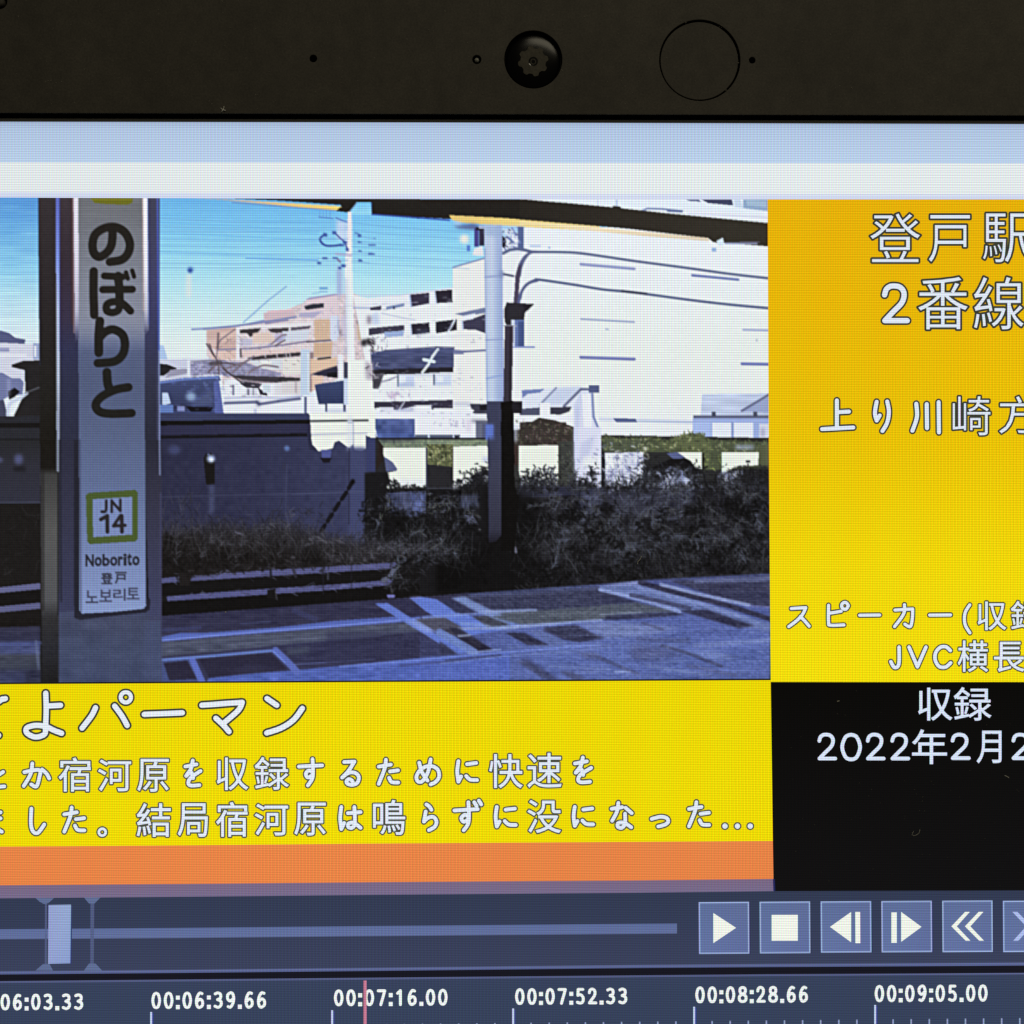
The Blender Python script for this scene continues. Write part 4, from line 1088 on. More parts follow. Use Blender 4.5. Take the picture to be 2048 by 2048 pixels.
scribble([(940, 300), (1360, 280), (1360, 430), (940, 430)], 120, [(130, 140, 190), (40, 38, 50), (176, 186, 220), (64, 64, 92)], (5, 12), (1.3, 3.4), .7); blob(1228, 370, 26, (176, 194, 236), .7)
vp([(1500, 166), (1776, 166), (1772, 262), (1660, 274), (1580, 284), (1550, 310), (1500, 318)], WB); vr(1500, 170, 1530, 320, (222, 236, 224)); vr(1680, 226, 1712, 246, (70, 72, 80)); vr(1500, 320, 1610, 390, (150, 158, 194), .8)
scribble([(1500, 320), (1780, 290), (1780, 410), (1500, 410)], 60, [(30, 27, 32), (170, 178, 210), (100, 104, 140)], (4, 10), (1.4, 3.4), .75); vp([(1620, 300), (1850, 270), (1850, 440), (1620, 440)], (36, 32, 36), .85)

# dark shrubs along the track
at('F')
vp([(185, 318), (360, 316), (372, 400), (340, 440), (560, 445), (640, 440), (850, 450), (960, 420), (1105, 390), (1105, 1240), (185, 1260)], (29, 26, 31), soft=1.5)
fuzz([(372, 420), (560, 450), (850, 455), (960, 425), (1105, 395)], 60, [(29, 26, 31), (50, 48, 60), (20, 18, 22)], (5, 16), (1.2, 3), .8)
vp([(345, 470), (640, 450), (640, 620), (540, 650), (400, 640), (350, 600)], (66, 72, 120)); vp([(520, 480), (632, 470), (620, 620), (540, 600)], (86, 100, 170), .8); vp([(880, 490), (1030, 480), (1030, 580), (900, 590)], (70, 78, 128), .7); texture([(345, 450), (1040, 450), (1040, 640), (345, 650)], N6, 13)
vp([(670, 440), (860, 440), (860, 640), (650, 640)], (24, 22, 26), .7); vl([(640, 436), (860, 434)], 8, (90, 92, 120), .6); vp([(915, 630), (990, 640), (1030, 700), (960, 715)], (88, 90, 124))
scribble([(640, 480), (860, 500), (860, 660), (640, 650)], 40, [(120, 124, 120), (40, 40, 48), (150, 154, 140)], (3, 9), (1, 2.2), .5)
at('H')
vp([(-5, 412), (400, 420), (900, 425), (1310, 430), (1850, 430), (1850, 1085), (1000, 1118), (540, 1158), (-40, 1200), (-300, 1210)], (36, 33, 42), soft=1.5)
fuzz([(-5, 420), (400, 425), (900, 430), (1310, 436), (1850, 436)], 260, [(36, 33, 42), (50, 48, 66), (70, 72, 104), (28, 25, 30)], (5, 16), (1.2, 3), .7)
vp([(-5, 420), (620, 425), (640, 470), (200, 500), (0, 510)], (54, 54, 86)); vp([(420, 470), (600, 440), (620, 600), (560, 760), (440, 690)], (62, 64, 104), .8); vp([(600, 430), (1300, 440), (1320, 520), (1100, 640), (700, 640)], (54, 53, 82), .8)
vl([(1310, 424), (1850, 424)], 7, (92, 94, 122), .6)
texture([(-5, 430), (1850, 440), (1850, 1070), (540, 1140), (-5, 1190)], N3, 5); texture([(-5, 430), (1850, 440), (1850, 1070), (540, 1140), (-5, 1190)], N2, 5)
TW_ = [(74, 74, 102), (58, 56, 78), (94, 96, 132), (20, 17, 20), (28, 25, 30), (66, 62, 74)]
scribble([(-5, 430), (1850, 440), (1850, 760), (-5, 800)], 420, TW_, (8, 26), (1.3, 4), .5); scribble([(-5, 760), (1850, 740), (1850, 1070), (540, 1130), (-5, 1160)], 300, [(58, 54, 68), (70, 66, 84), (18, 15, 17), (26, 23, 27)], (8, 30), (1.3, 4), .5)
for x, y, r in ((1540, 600, 26), (1480, 590, 18), (1135, 660, 30), (1300, 940, 22), (1370, 945, 20), (820, 850, 30), (700, 900, 22), (1740, 640, 24), (310, 820, 34), (235, 655, 18), (520, 500, 40)):
    vl([(x - r, y + 3), (x + r, y - 4)], r * .8, (96, 100, 142), .45)
vl([(180, 820), (250, 900), (285, 1050)], 7, (80, 80, 104), .7); vl([(425, 640), (440, 620)], 10, (130, 130, 150), .6)
at('F')
vp([(1100, 430), (1320, 430), (1480, 520), (1500, 1200), (700, 1240), (720, 1040), (980, 860), (1100, 800)], (19, 16, 17), .86, soft=9)
scribble([(190, 470), (960, 480), (980, 860), (700, 1000), (190, 880)], 240, TW_, (8, 26), (1.3, 3.6), .5)
scribble([(190, 820), (940, 830), (700, 1000), (190, 1000)], 160, [(78, 72, 88), (96, 92, 118), (50, 44, 54)], (10, 26), (1, 2.6), .5)
vp([(325, 620), (500, 600), (500, 760), (330, 800)], (20, 17, 19), .7); vp([(720, 1000), (880, 970), (930, 1060), (880, 1180), (720, 1200)], (17, 14, 15), .9)
vl([(1290, 820), (1310, 910)], 18, (120, 118, 150), .8); scribble([(1290, 800), (1560, 820), (1560, 1180), (1300, 1180)], 60, [(56, 52, 62), (70, 66, 80)], (10, 30), (1, 2.4), .5)
blob(1040, 742, 8, (120, 120, 130), .7); vl([(1190, 755), (1210, 745), (1208, 735)], 7, (110, 110, 122), .7)
at('D')
vp([(-40, 760), (160, 760), (420, 700), (700, 740), (860, 700), (1100, 760), (1200, 800), (1520, 840), (1760, 900), (1932, 920), (1932, 1010), (1700, 1000), (1000, 1050), (-40, 1100)], (40, 34, 40), soft=7)
fuzz([(-40, 770), (160, 770), (420, 720), (700, 750), (860, 715), (1100, 775), (1200, 815), (1520, 850), (1760, 910)], 330, [(48, 42, 54), (62, 56, 76), (36, 31, 36), (74, 68, 90)], (10, 32), (1.2, 2.6), .5, spread=14)
vp([(-40, 790), (200, 800), (520, 860), (540, 1010), (300, 1080), (-40, 1110)], (32, 25, 24), soft=6); vp([(560, 880), (700, 830), (860, 870), (980, 1000), (700, 1040), (540, 1010)], (34, 27, 27), soft=6); vp([(1080, 880), (1180, 900), (1190, 1000), (1060, 1000)], (20, 17, 19), soft=5)
scribble([(-20, 520), (300, 480), (300, 800), (-20, 800)], 90, [(62, 56, 78), (36, 31, 40), (76, 70, 92)], (8, 24), (1, 2.4), .45, (-2.2, -0.9))
scribble([(300, 640), (1200, 560), (1400, 860), (300, 860)], 200, [(62, 57, 78), (44, 38, 46), (80, 76, 100), (34, 30, 36)], (8, 24), (1, 2.6), .45)
scribble([(-20, 760), (1500, 800), (1700, 990), (-20, 1080)], 330, [(70, 62, 68), (52, 45, 50), (26, 21, 22), (88, 80, 92), (60, 52, 56)], (8, 26), (1, 2.8), .5)
scribble([(1080, 780), (1932, 880), (1932, 1000), (1300, 1000)], 130, [(88, 80, 96), (70, 62, 76), (104, 98, 120)], (8, 22), (1, 2.4), .5)
vl([(560, 760), (620, 780)], 12, (110, 108, 140), .6); vl([(940, 930), (1000, 945)], 24, (84, 76, 90), .7); vl([(130, 700), (125, 1000)], 9, (66, 58, 70), .6); vl([(500, 960), (570, 1010)], 10, (90, 82, 92), .6); vl([(1180, 800), (1240, 840)], 14, (104, 100, 116), .6)
# rails
vp([(-40, 1110), (140, 1090), (420, 1072), (840, 1040), (1200, 1022), (1440, 1005), (1760, 985), (1760, 1030), (1200, 1064), (840, 1092), (420, 1112), (140, 1130), (-40, 1145)], (84, 84, 148))
vp([(-40, 1145), (420, 1112), (1200, 1064), (1932, 1024), (1932, 1110), (1400, 1150), (420, 1210), (-40, 1235)], (26, 22, 24))
vp([(50, 1240), (420, 1208), (800, 1182), (1200, 1156), (1440, 1140), (1740, 1112), (1700, 1156), (1200, 1196), (800, 1224), (420, 1250), (60, 1278)], (82, 82, 148))
vp([(-40, 1280), (420, 1250), (1200, 1196), (1700, 1156), (1932, 1140), (1932, 1250), (1440, 1276), (840, 1320), (-40, 1390)], (23, 19, 20))
scribble([(-20, 1060), (1740, 985), (1740, 1040), (-20, 1140)], 70, [(104, 104, 174), (60, 56, 92), (96, 92, 140)], (6, 20), (1, 3), .5, (-.2, .1)); scribble([(50, 1230), (1700, 1120), (1700, 1170), (50, 1270)], 60, [(104, 104, 174), (56, 52, 88), (110, 116, 176)], (6, 20), (1, 3), .5, (-.2, .1))
vp([(140, 1060), (240, 1080), (220, 1160), (150, 1160)], (38, 30, 31)); vl([(824, 1040), (826, 1100)], 16, (30, 26, 34), .9); vl([(990, 1030), (1010, 1090)], 24, (52, 46, 70), .8); vl([(1212, 1050), (1216, 1220)], 10, (34, 30, 50), .7); vl([(1424, 1010), (1424, 1180)], 9, (34, 30, 50), .6); vp([(800, 1190), (860, 1180), (870, 1260), (800, 1250)], (28, 23, 25)); vl([(870, 1260), (860, 1200)], 8, (92, 88, 110), .7)
vl([(1820, 960), (1740, 1040), (1710, 1090), (1660, 1120)], 34, (92, 96, 128), .5, True); vl([(1250, 1050), (1250, 1110)], 14, (84, 84, 120), .6)
scribble([(1700, 980), (1932, 960), (1932, 1230), (1700, 1200)], 60, [(50, 46, 56), (30, 26, 28), (72, 68, 84)], (8, 22), (1, 3), .6)
vp([(300, 1010), (440, 1040), (420, 1075), (250, 1085)], (38, 31, 33), .8)

GR = [(84, 85, 100), (68, 68, 84), (100, 102, 116), (58, 56, 66), (78, 78, 82)]
DK = [(20, 18, 20), (26, 23, 27), (15, 13, 14)]
at('H')
for x, y, rx, ry, n in ((90, 700, 200, 160, 240), (300, 1040, 300, 120, 300), (620, 700, 160, 130, 160), (980, 980, 260, 140, 260), (1500, 980, 300, 130, 260), (1640, 560, 220, 160, 200), (760, 1060, 200, 70, 160), (430, 640, 120, 100, 100), (1250, 760, 160, 90, 120)):
    leaves(x, y, rx, ry, n, DK, .7, (3, 9))
for x, y, L in ((60, 800, 50), (200, 940, 60), (330, 860, 60), (420, 1040, 60), (520, 780, 60), (640, 900, 64), (760, 1040, 60), (820, 800, 60), (930, 960, 64), (1040, 720, 56), (1090, 1020, 56), (1180, 840, 56), (1290, 1000, 54), (1350, 720, 52), (1450, 900, 56), (1560, 1010, 50), (1620, 780, 56), (1730, 940, 52), (1800, 1020, 46)):
    tussock(x, y, 34, L, GR, .42, rng.uniform(-.3, .3))
PL = [(92, 98, 128), (74, 78, 104), (112, 120, 150), (60, 60, 78)]
for q in ([(560, 800), (700, 640), (900, 520), (1120, 430)], [(620, 900), (820, 700), (1020, 560), (1260, 470)], [(640, 760), (760, 560), (860, 440), (960, 330)], [(980, 700), (1080, 560), (1140, 420), (1160, 300)], [(1160, 640), (1240, 520), (1280, 400), (1250, 300)],
          [(760, 960), (900, 840), (1060, 780), (1200, 800)], [(1000, 860), (1150, 800), (1290, 820), (1400, 900)], [(1350, 820), (1480, 780), (1600, 860), (1660, 960)], [(250, 1020), (300, 880), (330, 780), (280, 700)], [(420, 760), (500, 620), (560, 520), (600, 440)], [(700, 1000), (760, 900), (860, 860), (980, 900)], [(1600, 700), (1700, 620), (1760, 660), (1790, 760)]):
    plume(q, 70, PL, .55)
for x, y, rx, ry, n in ((60, 390, 130, 70, 70), (150, 350, 110, 60, 60), (240, 385, 70, 50, 40), (540, 330, 60, 70, 50), (500, 400, 90, 50, 60), (700, 410, 140, 40, 60), (860, 380, 100, 90, 70), (960, 330, 90, 120, 100), (1060, 300, 120, 60, 80), (1320, 340, 80, 110, 90), (1420, 400, 140, 60, 90), (1560, 380, 110, 70, 80), (1690, 330, 150, 80, 110), (1800, 380, 110, 90, 90)):
    leaves(x, y, rx, ry, n, [(30, 27, 32), (42, 40, 50), (22, 20, 23)], .85, (2.5, 6))
for x, y, rx, ry, n in ((760, 270, 150, 150, 110), (700, 350, 130, 70, 60), (520, 250, 90, 160, 40), (1120, 380, 200, 60, 90), (1560, 350, 90, 70, 60)):
    leaves(x, y, rx, ry, n, [(150, 158, 196), (186, 194, 222), (112, 118, 160), (212, 218, 236)], .6, (2, 6))
for i_ in range(46):
    x = rng.uniform(-20, 1820); h_ = rng.uniform(40, 170) * (1.3 if 900 < x < 1350 else .8); ln_ = rng.normal() * 60
    plume([(x, 470), (x + ln_ * .3, 440 - h_ * .4), (x + ln_, 440 - h_)], 26, [(34, 31, 36), (48, 46, 58), (26, 23, 27), (74, 76, 100)], .75, (4, 12), 1.1)
for i_ in range(30):
    x, y = rng.uniform(0, 1820), rng.uniform(480, 900); dx_ = rng.uniform(60, 170) * rng.choice((-1, 1))
    plume([(x, y), (x + dx_ * .5, y - rng.uniform(50, 110)), (x + dx_, y - rng.uniform(60, 120)), (x + dx_ * 1.4, y - rng.uniform(20, 60))], 34, [(88, 92, 118), (70, 70, 84), (104, 106, 120), (82, 76, 76)], .5, (4, 12), .9)
    leaves(x, y + 60, 90, 50, 30, DK, .75, (3, 8))
at('F')
for x, y, rx, ry, n in ((420, 700, 160, 110, 150), (600, 700, 200, 100, 160), (860, 700, 180, 160, 220), (300, 600, 120, 140, 120), (960, 960, 160, 160, 160), (520, 960, 200, 60, 90)):
    leaves(x, y, rx, ry, n, DK, .7, (3, 9))
for x, y, L in ((260, 860, 46), (380, 940, 42), (520, 900, 46), (660, 940, 48), (800, 900, 48), (880, 980, 42), (560, 760, 38), (760, 740, 38)):
    tussock(x, y, 30, L, GR, .42, rng.uniform(-.3, .3))
for q in ([(420, 900), (540, 780), (640, 760), (760, 800)], [(560, 1000), (640, 900), (760, 880), (860, 920)], [(260, 760), (320, 640), (360, 560), (350, 480)], [(640, 620), (720, 560), (800, 540), (860, 580)], [(840, 740), (900, 640), (960, 600), (1020, 640)], [(330, 1180), (420, 1080), (440, 980), (480, 920)]):
    plume(q, 50, PL + [(120, 118, 112)], .5, (5, 14))
for x, y, rx, ry, n in ((380, 400, 60, 50, 40), (480, 430, 120, 26, 50), (600, 440, 60, 24, 30), (900, 400, 90, 70, 70), (1010, 350, 100, 80, 90), (1070, 300, 50, 60, 40)):
    leaves(x, y, rx, ry, n, [(30, 27, 32), (44, 42, 52), (22, 20, 23)], .85, (2.5, 6))
at('D')
for x, y, rx, ry, n in ((150, 960, 260, 110, 260), (440, 960, 180, 80, 160), (700, 950, 200, 90, 200), (1120, 940, 120, 90, 120), (60, 820, 140, 60, 80), (900, 900, 120, 80, 90)):
    leaves(x, y, rx, ry, n, [(30, 24, 24), (24, 19, 19), (38, 31, 32)], .7, (3, 9))
for x, y, L in ((60, 860, 60), (180, 900, 70), (330, 880, 60), (480, 940, 60), (620, 900, 56), (760, 920, 64), (900, 900, 60), (1050, 900, 54), (1200, 940, 50), (1330, 940, 44), (1500, 970, 44)):
    tussock(x, y, 30, L, [(76, 70, 82), (62, 56, 66), (90, 86, 98), (54, 48, 54)], .42, rng.uniform(-.3, .3))
for q in ([(560, 1000), (600, 860), (680, 760), (760, 720)], [(880, 940), (920, 800), (960, 700), (980, 620)], [(1060, 900), (1120, 800), (1220, 780), (1300, 850)], [(300, 960), (340, 860), (420, 800), (520, 860)], [(120, 1000), (130, 820), (160, 640), (170, 520)], [(760, 800), (820, 700), (900, 680), (960, 740)], [(1560, 960), (1640, 880), (1740, 870), (1850, 900)]):
    plume(q, 46, [(84, 80, 96), (66, 62, 76), (100, 98, 116)], .5, (5, 15))
# platform
at('D')
vp([(-40, 1388), (840, 1322), (1500, 1272), (1932, 1242), (3060, 1166), (3060, 1900), (-40, 1900)], ramp([(320, (52, 50, 104)), (700, (52, 56, 124)), (900, (64, 78, 164)), (1180, (78, 98, 188)), (1540, (82, 100, 190))], 'x'))
B0_ = BUF.copy()
at('H')
vp([(-360, 1215), (540, 1152), (1000, 1112), (1860, 1068), (1860, 1900), (-160, 1900)], ramp([(1160, (66, 78, 164)), (1240, (76, 94, 186)), (1310, (82, 102, 192)), (1385, (76, 94, 182))]), .999, soft=1.5)
a_ = np.clip((XX - 930) / 170, 0, 1)[..., None]
BUF = B0_ * (1 - a_) + BUF * a_
at('D')
vp([(-40, 1390), (840, 1322), (1500, 1272), (1960, 1242), (2300, 1210), (2300, 1330), (1932, 1372), (1200, 1440), (400, 1500), (-40, 1530)], (50, 47, 100)); texture([(-40, 1390), (1500, 1272), (1932, 1372), (-40, 1530)], N5, 5)
vl([(30, 1490), (300, 1470)], 24, (58, 64, 140), .7); vl([(600, 1442), (820, 1425)], 9, (72, 84, 160), .6); vl([(1000, 1345), (1160, 1410)], 40, (58, 62, 136), .6)
vp([(-40, 1550), (150, 1510), (400, 1506), (860, 1470), (1300, 1420), (1932, 1375), (1932, 1418), (1200, 1476), (400, 1540), (-40, 1580)], (76, 98, 204)); vl([(-40, 1570), (400, 1530), (860, 1492), (1200, 1466), (1932, 1404)], 9, (128, 150, 236), .85)
vp([(-40, 1585), (400, 1545), (1200, 1480), (1932, 1422), (1932, 1500), (1500, 1545), (900, 1600), (400, 1650), (-40, 1690)], (74, 80, 118)); texture([(-40, 1585), (400, 1545), (1932, 1422), (1932, 1500), (900, 1600), (-40, 1690)], N5, 7); vl([(-40, 1600), (900, 1535), (1932, 1445)], 12, (92, 100, 132), .5); vl([(500, 1600), (1000, 1560), (1500, 1525)], 8, (116, 124, 160), .5)
vp([(880, 1606), (1400, 1560), (1932, 1505), (1932, 1700), (1050, 1776)], (50, 49, 108)); vp([(940, 1625), (1110, 1610), (1110, 1660), (950, 1680)], (70, 80, 112), .7); vl([(1300, 1585), (1560, 1560), (1800, 1520)], 18, (40, 36, 78), .8); texture([(880, 1606), (1932, 1505), (1932, 1700), (1050, 1776)], N5, 6)
vl([(-40, 1715), (400, 1680), (850, 1640)], 19, (94, 124, 214)); vp([(-40, 1720), (230, 1705), (330, 1880), (-40, 1880)], (62, 78, 160)); vp([(28, 1732), (205, 1715), (276, 1852), (70, 1862)], (46, 39, 82))
vp([(215, 1700), (262, 1696), (345, 1880), (290, 1880)], (84, 104, 212)); vp([(286, 1700), (700, 1664), (820, 1655), (945, 1780), (640, 1815), (366, 1842)], (46, 40, 84)); vp([(640, 1740), (930, 1770), (640, 1815), (500, 1820)], (54, 50, 104), .6)
vp([(366, 1846), (640, 1816), (1000, 1788), (1932, 1695), (2600, 1650), (2600, 1900), (330, 1900)], (72, 96, 206)); texture([(366, 1846), (1000, 1788), (1932, 1695), (1932, 1900), (330, 1900)], N5, 9); vl([(860, 1640), (950, 1725), (1020, 1800)], 50, (82, 102, 206)); vl([(845, 1648), (930, 1730)], 12, (110, 140, 236), .7); vl([(1000, 1745), (1600, 1705)], 9, (120, 140, 232), .5)
at('F')
vp([(350, 1225), (412, 1225), (405, 1250), (356, 1250)], (110, 110, 190)); 
vp([(-100, 1500), (700, 1500), (900, 1660), (0, 1745), (-100, 1750)], (50, 49, 106), .6)
vp([(258, 1292), (360, 1286), (560, 1420), (700, 1510), (980, 1655), (860, 1668), (640, 1525), (480, 1430)], (88, 114, 218)); vp([(480, 1420), (620, 1416), (730, 1500), (640, 1506)], (130, 150, 216), .8)
vp([(350, 1285), (500, 1260), (680, 1375), (530, 1395)], (50, 47, 104)); vp([(520, 1250), (600, 1240), (730, 1262), (900, 1360), (1260, 1480), (900, 1540), (760, 1420), (640, 1350)], (86, 114, 220)); vp([(505, 1246), (600, 1238), (600, 1252), (540, 1258)], (120, 112, 200), .9)
vp([(560, 1405), (780, 1395), (930, 1480), (700, 1490)], (80, 80, 116)); vp([(740, 1480), (860, 1475), (920, 1520), (800, 1530)], (62, 58, 96)); vp([(720, 1262), (830, 1258), (1010, 1360), (900, 1368)], (48, 45, 106)); vp([(870, 1545), (980, 1555), (1130, 1640), (970, 1648)], (50, 42, 86)); vl([(870, 1530), (960, 1530)], 12, (140, 160, 214), .7)
vp([(850, 1250), (910, 1246), (1120, 1350), (1330, 1440), (1240, 1450), (1080, 1370)], (100, 128, 216)); vp([(930, 1245), (1500, 1200), (1932, 1172), (1932, 1300), (1500, 1335), (1100, 1340)], (56, 58, 128)); texture([(930, 1245), (1932, 1172), (1932, 1300), (1100, 1340)], N5, 8)
vl([(960, 1232), (1932, 1165)], 26, (70, 84, 160), .6); vp([(1000, 1395), (1090, 1375), (1250, 1440), (1100, 1470)], (78, 84, 122)); vl([(620, 1395), (900, 1375), (1450, 1335)], 18, (118, 142, 218), .7)
vp([(1120, 1365), (1932, 1305), (1932, 1412), (1340, 1440)], (84, 92, 124)); texture([(1120, 1365), (1932, 1305), (1932, 1412), (1340, 1440)], N5, 9); vl([(1160, 1466), (1932, 1412)], 14, (140, 164, 230), .7); vl([(1625, 1272), (1755, 1268)], 14, (150, 166, 230), .85); vl([(900, 1440), (1300, 1470)], 22, (124, 150, 210), .6)
vp([(1235, 1512), (1300, 1505), (1440, 1560), (1540, 1592), (1400, 1602)], (52, 54, 118)); vp([(1500, 1490), (1620, 1462), (1770, 1452), (1920, 1538), (1760, 1575), (1660, 1560)], (64, 66, 134)); vp([(1340, 1705), (1400, 1700), (1640, 1860), (1560, 1870)], (60, 68, 140), .8)
vl([(0, 1760), (400, 1728), (900, 1680), (1500, 1632), (1932, 1600)], 12, (120, 144, 232), .6); vl([(450, 1752), (940, 1712)], 16, (58, 66, 150), .6); vl([(0, 1850), (700, 1760)], 22, (58, 84, 200), .5)
at('R')
def pv(pts, col, al=.95, soft=1.3): vp(pts, col, al, soft=soft)
pv([(100, 166), (560, 132), (1092, 104), (1140, 104), (1140, 240), (620, 262), (330, 264), (180, 184)], (55, 59, 112))
vl([(200, 170), (700, 140), (1092, 118)], 18, (70, 78, 140), .6)
pv([(72, 182), (160, 172), (320, 254), (520, 338), (390, 340), (220, 262)], (108, 130, 196)); pv([(0, 192), (70, 198), (246, 276), (104, 278)], (50, 54, 114))
pv([(330, 302), (620, 264), (1092, 226), (1130, 224), (1130, 314), (640, 346), (520, 352)], (80, 89, 118)); vl([(300, 268), (620, 258)], 15, (122, 140, 196), .9); vl([(640, 300), (1080, 262)], 8, (98, 106, 132), .6)
pv([(205, 302), (310, 300), (455, 356), (340, 366)], (64, 68, 102)); vl([(120, 378), (420, 376), (650, 356), (870, 336), (1040, 324)], 15, (128, 146, 204), .9)
pv([(425, 404), (540, 404), (705, 486), (560, 482)], (47, 50, 102)); pv([(655, 372), (870, 356), (1062, 440), (900, 466), (836, 456)], (54, 57, 112)); pv([(884, 346), (1092, 330), (1560, 370), (1300, 430), (1056, 438)], (108, 124, 188), .85, 4); pv([(560, 390), (650, 380), (820, 470), (720, 490)], (92, 108, 176), .6)
pv([(56, 366), (130, 378), (346, 516), (220, 522), (100, 424)], (46, 44, 86)); vl([(120, 426), (196, 420)], 12, (140, 156, 200), .8); vl([(0, 404), (110, 466), (220, 530)], 52, (98, 124, 204), .9); pv([(0, 458), (118, 542), (0, 552)], (54, 57, 114)); vl([(180, 535), (390, 512)], 12, (120, 142, 206), .8)
vl([(0, 604), (420, 556), (1092, 500)], 9, (112, 132, 200), .6); vl([(40, 582), (390, 548)], 15, (58, 68, 142), .8); vl([(420, 500), (1092, 480)], 8, (110, 130, 196), .5)
pv([(495, 588), (565, 590), (730, 692), (668, 702)], (62, 70, 132), .85, 2); pv([(770, 650), (850, 655), (940, 700), (860, 712)], (64, 71, 134), .8, 2); pv([(880, 530), (1000, 530), (1060, 580), (940, 570)], (72, 80, 146), .7, 3); vl([(700, 620), (1092, 640)], 12, (116, 134, 196), .5)
at('S')
pv([(0, 178), (90, 190), (256, 242), (0, 254)], (56, 59, 116)); pv([(0, 256), (240, 240), (494, 296), (0, 326)], (82, 91, 120)); vl([(0, 316), (260, 300)], 9, (128, 140, 176), .7); pv([(30, 350), (40, 322), (470, 300), (535, 318), (240, 342)], (52, 55, 110))
pv([(0, 134), (240, 104), (300, 130), (640, 236), (900, 320), (1080, 372), (1080, 420), (940, 400), (700, 300), (500, 292), (200, 210), (0, 156)], (94, 112, 184)); pv([(0, 134), (240, 104), (290, 124), (120, 132)], (122, 132, 196))
vl([(0, 158), (150, 192), (340, 244), (505, 296)], 21, (126, 144, 206), .95); vl([(200, 192), (420, 240), (570, 276)], 26, (62, 68, 130), .9); vl([(250, 150), (420, 190), (640, 248), (860, 316), (1000, 366)], 26, (114, 132, 200), .8)
pv([(440, 100), (640, 92), (1078, 66), (1078, 270), (940, 252), (720, 196)], (60, 62, 116)); vl([(610, 106), (1070, 88)], 26, (92, 102, 164), .75, True); vl([(700, 140), (1070, 150)], 26, (52, 52, 104), .6)
vl([(256, 112), (420, 160), (640, 214), (820, 260), (1084, 346)], 31, (50, 50, 102), .95); vl([(386, 124), (600, 180), (780, 220), (945, 256)], 20, (130, 146, 202), .95); vl([(950, 262), (1080, 268)], 9, (110, 112, 190), .7)
pv([(500, 290), (680, 284), (860, 348), (985, 386), (880, 402), (760, 366)], (48, 49, 104))
pv([(190, 506), (400, 520), (566, 562), (350, 598), (196, 592)], (68, 75, 142), .75, 8); vl([(390, 510), (560, 560), (770, 642)], 20, (63, 71, 136), .85); vl([(240, 470), (560, 480)], 30, (72, 82, 148), .5); vl([(270, 368), (400, 410)], 18, (74, 82, 146), .7)
pv([(540, 548), (720, 540), (880, 600), (720, 610)], (112, 132, 200), .6, 3); vl([(96, 676), (190, 676)], 14, (140, 158, 214), .8); vl([(0, 590), (140, 650), (240, 690)], 22, (66, 74, 140), .6); vl([(560, 640), (860, 700)], 22, (76, 84, 150), .5); vl([(600, 510), (1070, 480)], 30, (112, 130, 196), .55, True); vl([(300, 640), (700, 700)], 20, (98, 116, 182), .5)
for _ in range(90):
    x, y = rng.uniform(-300, 1060), rng.uniform(400, 715)
    vl([(x, y), (x + rng.uniform(40, 200), y - rng.uniform(-4, 10))], rng.uniform(3, 7), [(124, 142, 200), (68, 78, 140), (110, 128, 190)][rng.integers(3)], .4)

# platform pole, the dark pipe strapped to it and the black shadow painted below
at('E')
vr(1075, 225, 1365, 430, (196, 208, 236), .55)
vp([(845, 232), (1000, 214), (1060, 240), (1000, 262), (880, 250)], (84, 92, 150), .9); vp([(845, 196), (905, 200), (900, 222), (850, 216)], (196, 206, 236), .9)
blob(926, 330, 36, (232, 232, 224)); vr(942, 376, 968, 420, (84, 130, 220)); vp([(985, 450), (1000, 400), (1060, 380), (1070, 455)], (224, 226, 232))
vr(1000, 250, 1034, 385, (70, 64, 150)); vr(1036, 262, 1074, 380, (50, 44, 74)); vr(1010, 240, 1075, 262, (40, 34, 44)); vr(1034, 226, 1100, 252, (160, 174, 206))
vr(1322, 236, 1368, 400, (84, 102, 156)); vp([(1180, 270), (1240, 340), (1225, 400), (1200, 380)], (40, 36, 50)); vl([(1240, 310), (1300, 360), (1340, 350)], 16, (104, 124, 184)); vl([(1280, 250), (1310, 300)], 14, (96, 112, 180)); blob(1260, 280, 30, (214, 224, 240)); blob(1310, 345, 20, (226, 232, 242)); scribble([(1210, 240), (1330, 240), (1330, 400), (1220, 400)], 26, [(104, 120, 180), (226, 234, 244), (60, 64, 100)], (3, 8), (1.2, 3), .7)
vl([(1215, 435), (1262, 410), (1320, 402), (1380, 412), (1430, 425)], 22, (92, 104, 146))
vp([(1290, 810), (1300, 700), (1305, 600), (1330, 510), (1360, 480), (1345, 560), (1335, 660), (1325, 810)], (78, 68, 96)); vl([(1336, 520), (1372, 462), (1420, 430), (1470, 424)], 16, (92, 100, 146), 1, True); vl([(1330, 800), (1350, 722), (1400, 660), (1470, 636)], 20, (88, 98, 146), 1, True); vl([(1218, 590), (1290, 604)], 16, (84, 88, 120))
vp([(1074, 225), (1205, 225), (1222, 1545), (1092, 1545)], ramp([(968, (176, 194, 226)), (985, (190, 206, 232)), (995, (162, 182, 222)), (1010, (142, 162, 212))], 'x'))
vl([(1078, 400), (1094, 1540)], 10, (130, 152, 206), .6); vp([(1074, 225), (1205, 225), (1206, 320), (1076, 300)], (150, 176, 216), .7); vl([(1080, 612), (1212, 600)], 16, (140, 156, 206), .7); vl([(1085, 1080), (1215, 1072)], 10, (130, 144, 200), .7); vl([(1090, 1365), (1215, 1340)], 16, (130, 156, 216), .6); vr(1185, 560, 1215, 620, (120, 136, 180), .7)
